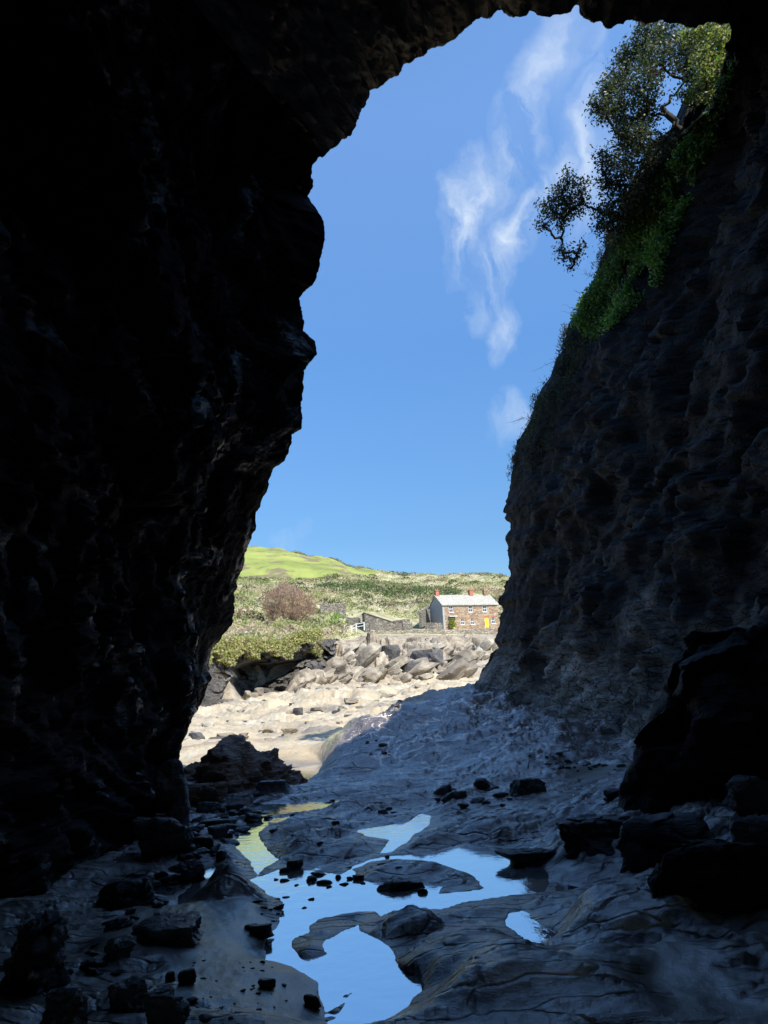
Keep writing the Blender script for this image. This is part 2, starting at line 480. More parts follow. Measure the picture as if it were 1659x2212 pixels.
def near_h(x, y, detail=True):
    z = near_base(x, y)
    for (px, py, ra, rb, yaw, h) in SLABS:
        c = PZ(np.array(px), np.array(py), np.array(0.05))
        cs, sn = math.cos(rad(yaw)), math.sin(rad(yaw))
        u = ((x - c[0]) * cs + (y - c[1]) * sn) / ra; v = (-(x - c[0]) * sn + (y - c[1]) * cs) / rb
        r = np.sqrt(u * u + v * v + 1e-9)
        z = z + h * (1 - sstep(0.55, 1.15, r)) * (0.8 + 0.25 * np.clip(v, -1, 1))
    if detail:
        P = np.stack([x, y, np.zeros_like(x)], 1)
        th = rad(24); cs, sn = math.cos(th), math.sin(th)
        wob = fbm(P * 0.5, 3, 3) * 0.5
        Q = np.stack([(x * cs + y * sn) * 0.45, (-x * sn + y * cs) * 1.5 + wob, z * 3], 1)
        n1 = fbm(Q, 5, 11)
        t = n1 * 2.6
        ft = np.floor(t); fr = t - ft
        terr = (ft + sstep(0.78, 1.0, fr)) / 2.6
        up = 0.55 + 0.9 * sstep(0.1, 0.9, z) + 0.4 * sstep(11, 14, y) + 0.3 * sstep(1.2, 2.6, x)
        n2 = ridged(Q * np.array([1.4, 3.2, 2]), 5, 40)
        n3 = fbm(Q * np.array([3.0, 3.2, 3.0]), 4, 61) * 1.8
        t3 = (np.floor(n3) + sstep(0.7, 1.0, n3 - np.floor(n3))) / 1.8
        fs, es, cs_ = cells(np.stack([Q[:, 0] * 2.6, Q[:, 1] * 2.6, Q[:, 2]], 1), 95)
        crack = -0.025 * (1 - sstep(0.0, 0.07, es)) * sstep(-0.1, 0.4, fbm(P * 0.6, 2, 96))
        det = (terr * 0.07 + t3 * 0.03 + n1 * 0.03 + n2 * 0.016 * (1 - 0.6 * sstep(11, 14, y)) + fs * 0.022 * (1 - 0.7 * sstep(11, 14, y)) + fbm(P * 7, 4, 90) * 0.008) * up + crack
    else:
        det = 0
    d = np.full(x.shape, 1e9)
    for w in WP: d = np.minimum(d, sdist(x, y, w))
    for w in WI: d = np.maximum(d, -sdist(x, y, w))
    s = np.full(x.shape, 1e9)
    for w in WS: s = np.minimum(s, sdist(x, y, w))
    sand = 1 - sstep(-0.12, 0.12, s + (fbm(np.stack([x, y, x * 0], 1) * 2.5, 3, 5) * 0.12 if detail else 0))
    if detail:
        det = det * (1 - 0.92 * sand) + sand * (fbm(P * 1.2, 4, 77) * 0.02 + fbm(P * 22, 2, 78) * 0.0025)
        d = d + fbm(P * 4, 3, 55) * 0.03
    zb = np.maximum(z, 0.012 + 0.0 * z) + det
    # wet patchy area on the left: let the surface dip under the water here and there
    ridge = 0.05 * (1 - np.exp(-np.clip(d, 0, 9) / 0.2))
    out = np.maximum(zb * sstep(0, 0.45, d + 0.12) + ridge, np.minimum(0.004 + 0.05 * np.clip(d, 0, 1), 0.05))
    wet = (x < 0.9) & (y > 5.4) & (y < 12.5)
    dI = np.full(x.shape, 9.0)
    for w in WI: dI = np.minimum(dI, sdist(x, y, w))
    soft = sstep(0.0, 0.15, dI) * sstep(1.9, 0.7, x) * sstep(5.4, 6.6, y) * sstep(13.0, 11, y) * sstep(-3.2, -2.4, x)
    out = out * (1 - soft) + soft * ((np.clip(z + 0.03 + det * 1.6, -0.05, .4)) * sstep(-0.05, 0.35, d) + 0.004)
    inn = -0.05 * (1 - np.exp(np.clip(d, -9, 0) / 0.08)) + 0.003
    if detail:
        inn = inn + 0.004 * n1
        c0 = PZ(np.array(765.), np.array(2128.), np.array(0.0)); c1 = PZ(np.array(725.), np.array(2185.), np.array(0.0))
        tl_ = np.clip(((x - c0[0]) * (c1[0] - c0[0]) + (y - c0[1]) * (c1[1] - c0[1])) / ((c1[0] - c0[0]) ** 2 + (c1[1] - c0[1]) ** 2), -.2, 1.2)
        dl_ = np.hypot(x - c0[0] - tl_ * (c1[0] - c0[0]), y - c0[1] - tl_ * (c1[1] - c0[1]))
        rp = np.exp(-(dl_ / 0.05) ** 2)
        inn = inn * (1 - rp) + rp * (-0.006 + 0.014 * np.sin(tl_ * 60 + 2 * fbm(P * 9, 2, 12)))
    h = np.where(d > 0, out, inn)
    return h, sand, d


def ground(x, y, detail=True):
    x = np.asarray(x, float); y = np.asarray(y, float)
    a = x / np.maximum(y, 1)
    n = len(x)
    z = np.zeros(n); sand = np.zeros(n); dp = np.full(n, 9.0); rock = np.zeros(n)
    cy = crestY(a)
    nm = y < cy + 3.0
    if nm.any():
        zz, ss, dd = near_h(x[nm], y[nm], detail)
        z[nm] = zz; sand[nm] = ss; dp[nm] = dd
    fm = y > cy - 0.5
    if fm.any():
        xf, yf, af = x[fm], y[fm], a[fm]
        zf = far_base(af, yf)
        fy, by = footY(af), bankY(af)
        if detail:
            P = np.stack([xf, yf, np.zeros_like(xf)], 1)
            bm = sstep(cy[fm], cy[fm] + 5, yf) * (1 - sstep(fy - 4, fy, yf))           # beach
            hb = sstep(20, 60, yf)
            Q = np.stack([xf * 0.22, yf * 0.5 + fbm(P * 0.1, 2, 8) * 1.2, zf], 1)
            nb = fbm(Q, 5, 21, 0.55)
            t = nb * 3; terr = (np.floor(t) + sstep(0.5, 1, t - np.floor(t))) / 3
            big = np.clip(fbm(P * 0.16, 3, 301), 0, 1) * 0.8 * hb
            f1, e1, c1 = cells(np.stack([xf * 0.7, yf * 0.5, xf * 0], 1), 61)
            lump = np.clip(c1 - 0.72, 0, 1) * 2.2 * sstep(0, 0.35, e1)
            f0, e0_, c0 = cells(np.stack([xf * 1.3, yf * 0.8, xf * 0], 1), 62)
            q2 = fbm(np.stack([xf * 0.5, yf * 1.4 + xf * .3, zf], 1), 4, 27, 0.6) * 3
            tr2 = (np.floor(q2) + sstep(0.85, 1, q2 - np.floor(q2))) / 3 * 1.3
            zf = zf + bm * (0.13 * terr * (1 + hb) + 0.10 * tr2 * (.6 + hb) + 0.07 * fbm(P * 0.9, 4, 22) * (1 + hb) + 0.06 * f0 * (.5 + hb) + big * 0.4 + lump * 0.3 * (0.4 + hb))
            # rock bank: broken angular blocks
            km = sstep(fy - 5, fy + 3, yf) * (1 - sstep(by - 14, by - 3, yf) * 0.93) * (1 - sstep(by - 2, by + 1, yf))
            sw = sstep(-0.09, -0.02, af)
            f2, e2, c2 = cells(np.stack([xf * 0.22 + yf * 0.1, yf * 0.16, zf * 0.22], 1), 71)
            f3, e3, c3 = cells(np.stack([xf * 0.6, yf * 0.4 + xf * .2, zf * 0.6], 1), 72)
            zf = zf + km * sstep(-0.14, -0.08, af) * ((f2 * 1.3 + 0.4 * sstep(0, 0.2, e2)) * (0.5 + sw) + f3 * 0.6 + 0.25 * cells(np.stack([xf * 1.2, yf * 0.7 + xf * .5, zf * 1.2], 1), 73)[0] + 0.4 * sstep(0, .15, e3) + fbm(P * 1.2, 3, 23) * 0.18)
            hm = sstep(by, by + 10, yf)
            flat = np.exp(-((yf - 155) / 14.0) ** 2) * sstep(-0.05, 0.0, af)
            zf = zf + hm * (1 - 0.93 * flat) * (fbm(P * 0.03, 3, 24) * 2.0 * sstep(150, 300, yf) + fbm(P * 0.12, 3, 25) * 0.8)
        bl = sstep(0.0, 2.6, yf - cy[fm])
        z[fm] = np.where(yf < cy[fm], z[fm], z[fm] * (1 - bl) + zf * bl)
        sand[fm] = np.where(yf < cy[fm] + 3, sand[fm] * (1 - bl), 0)
    return z, sand, dp


def on_ground(px, py):
    px, py = np.atleast_1d(np.asarray(px, float)), np.atleast_1d(np.asarray(py, float))
    z = np.full(px.shape, 0.05)
    for _ in range(9):
        p = PZ(px, py, z)
        z = 0.4 * z + 0.6 * ground(p[:, 0], p[:, 1])[0]
    p[:, 2] = ground(p[:, 0], p[:, 1])[0]
    return p[0] if len(p) == 1 else p


# ------------------------------------------------------------------ floor material
m, nt, b = newmat('slate_floor'); M['floor'] = m
v = wcoord(nt)
vs = wcoord(nt, (1.0, 3.6, 3.0), (0, 0, rad(-24)))
na = noise(nt, vs, 1.6, 9, 0.62, 0.5)
nb_ = noise(nt, v, 6.0, 8, 0.68, 0.3)
nc_ = noise(nt, v, 0.6, 4, 0.5)
f = math_(nt, 'ADD', math_(nt, 'MULTIPLY', na, 0.6), math_(nt, 'MULTIPLY', nb_, 0.4))
c = ramp(nt, f, [(0.38, (0.09, 0.095, 0.11)), (0.46, (0.24, 0.245, 0.26)), (0.54, (0.4, 0.4, 0.41)), (0.63, (0.62, 0.61, 0.6))])
c = mix(nt, ramp(nt, nc_, [(0.5, 0.0), (0.62, 0.55)]), c, (0.22, 0.19, 0.14))
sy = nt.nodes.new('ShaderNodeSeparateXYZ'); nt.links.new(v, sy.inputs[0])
dkm = ramp(nt, math_(nt, 'ADD', math_(nt, 'MULTIPLY', sy.outputs[1], 0.05), math_(nt, 'MULTIPLY', noise(nt, v, 0.7, 6, 0.65), 0.35)), [(0.68, 0.0), (0.86, 0.85)])  # darkening painted in towards the mouth to offset the ramp's extra sky light
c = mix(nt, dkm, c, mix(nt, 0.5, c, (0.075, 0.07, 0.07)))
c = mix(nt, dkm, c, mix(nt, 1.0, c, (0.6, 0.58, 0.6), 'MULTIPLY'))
# pale quartz veins
wv = nt.nodes.new('ShaderNodeVectorMath'); wv.operation = 'ADD'
nn = nt.nodes.new('ShaderNodeTexNoise'); nn.inputs['Scale'].default_value = 1.4; nn.inputs['Detail'].default_value = 5
nt.links.new(v, nn.inputs['Vector'])
nt.links.new(nn.outputs['Color'], wv.inputs[0]); nt.links.new(v, wv.inputs[1])
vo = nt.nodes.new('ShaderNodeTexVoronoi'); vo.feature = 'DISTANCE_TO_EDGE'; vo.inputs['Scale'].default_value = 1.7
nt.links.new(wv.outputs[0], vo.inputs['Vector'])
vein = ramp(nt, vo.outputs['Distance'], [(0.0, 1.0), (0.02, .9), (0.055, 0.0)])
vein = math_(nt, 'MULTIPLY', vein, ramp(nt, noise(nt, v, 1.1, 4, 0.6), [(0.44, 0.0), (0.54, 0.8)]))
rb_ = nt.nodes.new('ShaderNodeAttribute'); rb_.attribute_name = 'rimband'
rbm = math_(nt, 'MULTIPLY', rb_.outputs['Fac'], ramp(nt, noise(nt, v, 5, 5, 0.65), [(0.38, 0.0), (0.6, 0.8)]))
c = mix(nt, rbm, c, (0.5, 0.49, 0.46))
c = mix(nt, vein, c, (0.8, 0.8, 0.78))
c = mix(nt, 1.0, c, (1.22, 1.08, .95), 'MULTIPLY')
vc = nt.nodes.new('ShaderNodeTexVoronoi'); vc.feature = 'DISTANCE_TO_EDGE'; vc.inputs['Scale'].default_value = 1.0
wv2 = nt.nodes.new('ShaderNodeVectorMath'); wv2.operation = 'MULTIPLY_ADD'
nt.links.new(nn.outputs['Color'], wv2.inputs[0]); wv2.inputs[1].default_value = (1.6, 1.6, .5)
nt.links.new(wcoord(nt, (1.5, 5.5, 4.0), (0, 0, rad(-28))), wv2.inputs[2]); nt.links.new(wv2.outputs[0], vc.inputs['Vector'])
crk = ramp(nt, vc.outputs['Distance'], [(0.0, 0.0), (0.06, 1.0)])
crm = math_(nt, 'MULTIPLY', math_(nt, 'SUBTRACT', 1.0, crk), ramp(nt, noise(nt, v, 0.8, 4, 0.6), [(0.43, 0.0), (0.56, 0.8)]))
c = mix(nt, crm, c, (0.02, 0.022, 0.028))
c = mix(nt, ramp(nt, noise(nt, v, 18, 6, 0.75), [(0.3, 0.55), (0.5, 0.0)]), c, (0.04, 0.042, 0.05))
at = nt.nodes.new('ShaderNodeAttribute'); at.attribute_name = 'sand'
sc_ = ramp(nt, noise(nt, v, 60, 3, 0.7), [(0.35, (0.2, 0.175, 0.14)), (0.65, (0.36, 0.32, 0.26))])
c = mix(nt, at.outputs['Fac'], c, sc_)
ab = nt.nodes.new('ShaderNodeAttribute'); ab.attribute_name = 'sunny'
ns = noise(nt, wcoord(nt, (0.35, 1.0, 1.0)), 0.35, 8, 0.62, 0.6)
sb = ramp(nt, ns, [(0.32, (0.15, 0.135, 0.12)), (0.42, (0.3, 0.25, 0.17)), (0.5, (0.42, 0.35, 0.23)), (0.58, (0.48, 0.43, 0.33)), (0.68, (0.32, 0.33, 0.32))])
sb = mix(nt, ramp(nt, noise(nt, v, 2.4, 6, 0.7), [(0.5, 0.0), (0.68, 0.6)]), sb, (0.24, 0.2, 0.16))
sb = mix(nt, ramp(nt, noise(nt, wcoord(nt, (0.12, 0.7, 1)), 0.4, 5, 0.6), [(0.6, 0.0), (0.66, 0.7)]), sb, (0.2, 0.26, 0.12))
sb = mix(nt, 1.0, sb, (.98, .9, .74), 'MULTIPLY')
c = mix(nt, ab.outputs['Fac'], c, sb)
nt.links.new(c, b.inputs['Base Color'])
rr = ramp(nt, noise(nt, v, 1.7, 6, 0.65, 0.4), [(0.4, 0.1), (0.6, 0.4)])
rr = mix(nt, at.outputs['Fac'], rr, (0.34, 0.34, 0.34))
rr = mix(nt, ab.outputs['Fac'], rr, (0.8, 0.8, 0.8))
nt.links.new(rr, b.inputs['Roughness'])
b.inputs['IOR'].default_value = 2.5
sandinv = math_(nt, 'SUBTRACT', 1.0, at.outputs['Fac'])
p = bump(nt, b, math_(nt, 'MULTIPLY', na, sandinv), 0.45, 0.08)
p = bump(nt, b, math_(nt, 'MULTIPLY', nb_, sandinv), 0.5, 0.03, p)
p = bump(nt, b, math_(nt, 'MULTIPLY', crk, sandinv), 0.5, 0.03, p)
p = bump(nt, b, noise(nt, v, 30, 5, 0.75), 0.6, 0.008, p)

# bank rock / hill
M['bank'] = rock_mat('shore_rock', (0.15, 0.12, 0.085), (0.34, 0.28, 0.2), (0.5, 0.43, 0.34), (0.7, 0.95), 0.45, patch=(0.54, (0.62, 0.6, 0.62)), bstr=0.8, bd=0.3)
_mp = [n for n in M['bank'].node_tree.nodes if n.type == 'MAPPING'][1]; _mp.inputs['Scale'].default_value = (0.5, 0.4, 0.8)
m, nt, b = newmat('hill_turf'); M['hill'] = m
v = wcoord(nt)
g = ramp(nt, noise(nt, v, 0.05, 6, 0.6), [(0.35, (0.17, 0.2, 0.045)), (0.5, (0.24, 0.28, 0.06)), (0.65, (0.3, 0.32, 0.08))])
g = mix(nt, ramp(nt, noise(nt, wcoord(nt, (0.35, 0.12, 1.0)), 0.22, 5, 0.65), [(0.52, 0.0), (0.58, 0.9)]), g, (0.17, 0.13, 0.08))
sc2 = ramp(nt, noise(nt, v, 0.25, 7, 0.7), [(0.36, (0.2, 0.2, 0.1)), (0.5, (0.34, 0.31, 0.18)), (0.64, (0.46, 0.42, 0.26))])
at = nt.nodes.new('ShaderNodeAttribute'); at.attribute_name = 'field'
c = mix(nt, at.outputs['Fac'], sc2, g)
nt.links.new(c, b.inputs['Base Color']); b.inputs['Roughness'].default_value = 0.95
bump(nt, b, noise(nt, v, 1.2, 6, 0.7), 0.6, 0.5)

# ------------------------------------------------------------------ ground meshes
ca = np.concatenate([np.arange(-0.80, -0.32, 0.0034), np.arange(-0.32, 0.2, 0.0017), np.arange(0.2, 0.88, 0.0034)])
rows = np.concatenate([np.exp(np.linspace(math.log(2.2), math.log(6), 150, endpoint=False)),
                       np.exp(np.linspace(math.log(6), math.log(24), 330, endpoint=False)),
                       np.exp(np.linspace(math.log(24), math.log(80), 190, endpoint=False)),
                       np.linspace(80, 160, 250, endpoint=False),
                       np.exp(np.linspace(math.log(160), math.log(440), 170, endpoint=False)),
                       np.linspace(440, 700, 8)])
A_, R_ = np.meshgrid(ca, rows)
GX, GY = (A_ * R_).ravel(), R_.ravel()
GZ, GS, GD = ground(GX, GY)
GA = A_.ravel()
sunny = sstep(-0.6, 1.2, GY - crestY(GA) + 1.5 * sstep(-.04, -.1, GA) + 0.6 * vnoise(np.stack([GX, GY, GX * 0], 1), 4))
# the green field on the upper hill
fpx, fpy = proj(np.stack([GX, GY, GZ], 1))
field = sstep(1.0, 1.0, GX * 0)
edge = np.interp(GA, [-.3, -.18, -.08, -.015, 0.01], [236, 238, 250, 290, 420])
field = sstep(edge - 3, edge + 3, GY)
GV = np.stack([GX, GY, GZ], 1)
nr, nc = len(rows), len(ca)
Fm = np.zeros((nr - 1, nc - 1), int)
Yc = R_[:-1, :-1]; Ac = A_[:-1, :-1]
Fm[Yc > crestY(Ac)] = 1
Fm[Yc > footY(Ac) - 2] = 2
Fm[Yc > bankY(Ac)] = 3
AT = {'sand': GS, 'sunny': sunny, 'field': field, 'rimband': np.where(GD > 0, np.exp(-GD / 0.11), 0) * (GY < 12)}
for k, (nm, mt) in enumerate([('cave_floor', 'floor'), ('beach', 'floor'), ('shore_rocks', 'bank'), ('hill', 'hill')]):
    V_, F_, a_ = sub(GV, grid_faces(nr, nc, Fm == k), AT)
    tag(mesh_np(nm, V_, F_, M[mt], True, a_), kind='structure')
# floor behind and beside the camera
xs = np.linspace(-6, 8, 57); ys = np.linspace(-9, 2.2, 45)
X_, Y_ = np.meshgrid(xs, ys)
z_ = 0.06 + 0.06 * fbm(np.stack([X_.ravel(), Y_.ravel(), X_.ravel() * 0], 1) * 0.8, 4, 6)
z_ = z_ * sstep(2.3, 1.6, Y_.ravel()) + 0.0
zt = ground(X_.ravel(), np.maximum(Y_.ravel(), 2.2))[0]
z_ = z_ + zt * sstep(0, 2.2, Y_.ravel())
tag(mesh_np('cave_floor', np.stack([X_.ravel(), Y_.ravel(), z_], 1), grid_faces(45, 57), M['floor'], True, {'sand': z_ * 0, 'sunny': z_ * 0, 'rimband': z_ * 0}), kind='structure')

# water: one still level, showing wherever the rock dips below it
m, nt, b = newmat('still_water'); M['water'] = m
b.inputs['Base Color'].default_value = (0.92, 0.95, 0.96, 1)
b.inputs['Metallic'].default_value = 0.85
b.inputs['Roughness'].default_value = 0.03
b.inputs['IOR'].default_value = 1.33
v = wcoord(nt)
bump(nt, b, noise(nt, v, 7.0, 4, 0.6), 0.14, 0.02)
nt.links.new(ramp(nt, noise(nt, v, 1.5, 4, 0.6), [(0.45, 0.02), (0.65, 0.12)]), b.inputs['Roughness'])
xs = np.linspace(-3.6, 3.6, 40); ys = np.linspace(3.0, 17.0, 60)
X_, Y_ = np.meshgrid(xs, ys)
tag(mesh_np('water', np.stack([X_.ravel(), Y_.ravel(), X_.ravel() * 0], 1), grid_faces(60, 40), M['water']), kind='structure')

# ================================================================== cave shell
RIM = [(360,1990,12.6),(366,1900,13.0),(372,1800,13.5),(378,1720,13.8),(383,1650,14.0),(391.6,1606,14),(404,1584,14),(413.6,1549,14),(433,1527,14),(444,1491.5,14),(458.5,1465,14),(451,1452,14),(449,1425.5,14),(457.6,1408,14),(480,1377,14),(497,1351,14),(505,1320,13.8),(504,1280,13.6),(515,1267,13.5),(510,1254,13.5),(528,1219,13.2),(534.6,1183.5,13),(548,1148,12.7),(555,1104,12.5),(572,1069,12.3),(589.6,1016,12),(616,990,11.8),(629,939,11.6),(650,924,11.5),(656.5,840,11.2),(657,800,11),(669.5,785,11),(684,764,11),(676,735,11),(655,714,10.9),(656,676,10.8),(647,643,10.6),(652.7,632,10.6),(678,617,10.5),(690.5,588,10.4),(690,559,10.3),(700,517,10.2),(702,477,10.1),(690.5,458,10),(678,445,10),(667,428,10),(671.6,395,9.8),(676,365,9.6),(682,341,9.5),
       (692.6,339,9.4),(716,317,9.3),(749,297,9.2),(760,290,9.2),(772,252,9),(787,223,9),(800,202,8.9),(821,181,8.8),(858.5,162,8.7),(875,139,8.6),(896,122,8.5),(919,118,8.5),(951,97,8.4),(980,86,8.3),(997,69,8.2),(1022,48,8.1),(1047.5,42,8.1),(1085,27,8),(1125,39,8),(1158,30,8),(1188,40,8),(1221,29,8),(1242,13,8),(1253,19,8),(1261,36,8),(1280,42,8),(1314,55,8),(1339,55,8),(1364,44,8),(1398,47,8),(1440,50,8),(1482,58,8.1),(1507,62,8.1),(1526,44,8.2),(1560,47,8.3),(1580,46,8.6),
       (1582,70,9),(1566,126,9.7),(1550,190,10.3),(1536,244,10.8),(1482,281,11.8),(1440,323,12.5),(1410,370,13),(1372.6,420,13.8),(1347,475,14.3),(1318,542,15),(1301,588,15.4),(1276,626,15.9),(1246.6,672,16.4),(1223.5,710,16.8),(1207,790,17.2),(1200,815,17.4),(1167,853,17.8),(1152,886,18),(1149,924,18.2),(1122.6,950,18.5),(1108.5,985.5,18.7),(1107,1029.5,18.8),(1096,1078,19),(1088,1122,19.2),(1100.6,1137,19.2),(1092.7,1166,19.3),(1094,1214,19.4),(1100.6,1236,19.4),(1092,1267,19.6),(1081,1298,19.7),(1085,1320,19.8),(1078.6,1355,19.9),(1067.6,1381.5,20),(1074,1399,20),(1061,1430,20.1),(1034.6,1460.7,20.3),(1012.6,1487,20.5),(990,1530,20.6),(975,1590,20.7)]
S0K = [(0, -2.35, -1.0), (12, -2.9, 1.6), (30, -3.4, 4.6), (48, -2.8, 8.2), (62, 0, 10.4), (84, 6.0, 11.4), (87, 7.6, 10.6), (93, 7.8, 8.6), (100, 7.0, 6.6), (109, 6.2, 3.8), (119, 5.4, 1.8), (122, 5.2, 0.2), (len(RIM) - 1, 5.2, -1.0)]
R = np.array(RIM, float)
seg = np.concatenate([[0], np.cumsum(np.hypot(np.diff(R[:, 0]), np.diff(R[:, 1])))])
NT = 1150
tt = np.linspace(0, seg[-1], NT)
rx = np.interp(tt, seg, R[:, 0]); ry = np.interp(tt, seg, R[:, 1]); rY = np.interp(tt, seg, R[:, 2])
jag = np.stack([tt / 22, tt * 0, tt * 0], 1)
amp = np.interp(tt, seg[[0, 48, 49, 84, 85, len(RIM) - 1]], [4, 3.5, 5, 5, 7, 6])
rx = rx + amp * fbm(jag, 4, 201, 0.6) * 0.9; ry = ry + amp * fbm(jag, 4, 202, 0.6) * 0.9
rimW = PY(rx, ry, rY)
_kw = 95; _ker = np.hanning(_kw); _ker /= _ker.sum()
rimS = np.stack([np.convolve(np.pad(rimW[:, k], _kw // 2, mode='edge'), _ker, 'valid') for k in range(3)], 1)
ki = np.array([k for k, _, _ in S0K])
s0x = np.interp(tt, seg[ki], [k[1] for k in S0K]); s0z = np.interp(tt, seg[ki], [k[2] for k in S0K])
side = np.interp(tt, seg[[0, 40, 52, 80, 88, len(RIM) - 1]], [7.5, 4.6, 3.0, 2.0, 1.7, 1.8])   # power of the approach to the rim
NS = 190
ss = 1 - (1 - np.linspace(0, 1, NS)) ** 1.5
YB = -7.0
loops = []
for s in ss:
    w = s ** side
    Yl = YB + s * (rimS[:, 1] - YB)
    q = np.stack([s0x + w * (rimS[:, 0] - s0x), Yl, s0z + w * (rimS[:, 2] - s0z)], 1)
    loops.append(q + (rimW - rimS) * math.exp(-(1 - s) / 0.045))
# outer cliff beyond the rim
cx, cz = 1.2, 4.0
ox = rimW[:, 0] - cx; oz = np.maximum(rimW[:, 2] - cz, 0)
ox = np.where(np.abs(ox) < 0.3, np.sign(ox) * 0.3, ox)
on = np.hypot(ox, oz); ox /= on; oz /= on
rightside = sstep(0, 1, (tt - seg[84]) / 600.0)
for (dd, dy) in [(0.12, .1), (.3, .2), (.6, .3), (1.0, .35), (1.6, .4), (2.5, .4), (4, .3), (6, 0), (9, -.4), (13, -1), (18, -2), (26, -4)]:
    q = rimW.copy()
    q[:, 0] += ox * dd
    zcap = 14.0 + 0 * tt
    q[:, 2] = np.minimum(q[:, 2] + oz * dd, np.maximum(zcap + 0.04 * dd, rimW[:, 2]))
    q[:, 1] += dy + rightside * dd * 0.25 * 0 - np.where(q[:, 2] > 12.3, dd * 0.5 * oz, 0)
    loops.append(q)
q = loops[-1].copy(); q[:, 1] = -22
loops.append(q)
q = q.copy(); q[:, 0] = 1.0; q[:, 2] = 3
loops.append(q)
L = np.stack(loops)                                  # (loops, NT, 3)
nl = len(loops)
# normals by finite differences -> displacement
du = np.gradient(L, axis=0); dv = np.gradient(L, axis=1)
N = np.cross(du, dv); N /= (np.linalg.norm(N, axis=2, keepdims=True) + 1e-9)
inw = np.array([1.2, 5, 4.0]) - L[NS // 2]
sg = np.sign((N[NS // 2] * inw).sum(1).mean())
N *= sg
flat = L.reshape(-1, 3)
th1 = np.array([[0.8, 0.1, 0.6], [0.2, 0.9, 0.3], [-0.7, 0.35, 0.75]])
Qs = flat @ th1.T
n_big = fbm(Qs * np.array([0.35, 0.35, 0.8]), 4, 301, 0.55)
fA, eA, cA = cells(Qs * np.array([0.5, 0.45, 0.7]) + n_big[:, None] * 0.5, 311)
fB, eB, cB = cells(Qs * np.array([1.5, 1.3, 1.8]) + n_big[:, None] * 0.6, 312)
n_f = ridged(Qs * np.array([1.3, 1.3, 5.0]), 5, 313)
n_s = fbm(flat * 9, 3, 314)
fC, eC, cC = cells(Qs * np.array([4.0, 3.5, 5.0]), 315)
n_m = ridged(Qs * np.array([0.9, 0.8, 1.3]), 5, 316, 0.55)
wrp = np.stack([fbm(flat * 0.7, 3, 321), fbm(flat * 0.7, 3, 322), fbm(flat * 0.7, 3, 323)], 1) * 0.7
_f, eD, cD = cells((Qs + wrp) * np.array([0.7, 0.55, 0.9]), 324)
_f, eE, cE = cells((Qs + wrp * 0.6) * np.array([2.1, 1.7, 2.6]), 325)
_f, eF, cF = cells((Qs + wrp * 0.4) * np.array([6.0, 5.0, 8.0]), 326)
rough_ = fbm((flat + wrp * .5) * 1.7, 6, 327, 0.6)
disp = (0.42 * n_big + 0.34 * (cD - .5) * sstep(0, .10, eD) + 0.09 * (cE - .5) * sstep(0, .10, eE) - 0.06 * (1 - sstep(0, .05, eD)) + 0.03 * (cF - .5)
        + 0.055 * rough_ + 0.02 * n_s - 0.34)
k_in = np.ones(nl)
k_in[:NS] = np.clip((1 - ss) / 0.10, 0.0, 1.0)
k_in[NS - 1] = 0.0
k_in[NS:] = np.clip(np.arange(1, nl - NS + 1) / 8.0, 0, 1) * 0.5
k_in[-2:] = 0
kk = np.repeat(k_in[:, None], NT, 1).ravel()
small = (0.06 * (cF - .5) + 0.06 * (cE - .5) + 0.03 * n_f + 0.02 * n_s)
lf = np.tile(sstep(0, 1, (seg[46] - tt) / 300.0), nl)
inward = (np.minimum(disp, 0.06 + 1.0 * (1 - lf)) * kk + small * np.clip(kk + 0.35, 0, 1))
lside = np.tile(sstep(0, 1, (seg[55] - tt) / 400.0), nl)
flatD = flat + N.reshape(-1, 3) * (inward * (1 - 0.2 * lside))[:, None]
SV = flatD.copy()
# carve back whatever part of the inner walls bulges into the opening
_in = np.zeros(len(SV), bool); _in[:(NS - 2) * NT] = True
for _ in range(3):
    k = np.where(_in & (SV[:, 1] > 1.0) & (SV[:, 2] > 0.0))[0]
    px, py = proj(SV[k]); dd_ = sdist(px, py, R[:, :2])
    k = k[dd_ < -1]; px = px[dd_ < -1]; py = py[dd_ < -1]; dd_ = dd_[dd_ < -1]
    vx, vy = px - 1000, py - np.clip(py, 500, 1500)
    vn = np.hypot(vx, vy) + 1e-6
    dep = (SV[k] - CAM) @ FW
    SV[k] += ((-dd_ + 2) / FPX * dep)[:, None] * ((vx / vn)[:, None] * RT - (vy / vn)[:, None] * UP)
WASH = sstep(3.6, 0.6, SV[:, 2] + 0.9 * fbm(SV * 0.7, 3, 318)) * sstep(8, 12, SV[:, 1]) * sstep(0, 1.5, SV[:, 0])
tcut1, tcut2 = int(np.searchsorted(tt, seg[49])), int(np.searchsorted(tt, seg[84]))
FI = np.tile(np.arange(NT - 1), (nl - 1, 1))
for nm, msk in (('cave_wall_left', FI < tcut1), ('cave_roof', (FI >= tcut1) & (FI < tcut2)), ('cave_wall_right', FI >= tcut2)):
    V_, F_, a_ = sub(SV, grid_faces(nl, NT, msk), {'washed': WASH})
    tag(mesh_np(nm, V_, F_, M[{'cave_wall_left': 'cave_shaded', 'cave_roof': 'cave_top_lit'}.get(nm, 'cave')], True, a_), kind='structure')
SHELL = SV.reshape(nl, NT, 3)
SHN = N

# ================================================================== rocks
def ico(n):
    import bmesh
    bm = bmesh.new()
    bmesh.ops.create_icosphere(bm, subdivisions=n, radius=1.0)
    V = np.array([v.co[:] for v in bm.verts]); F = np.array([[v.index for v in f.verts] for f in bm.faces])
    bm.free()
    return V, F


ICO = {n: ico(n) for n in (3, 4, 5, 6)}


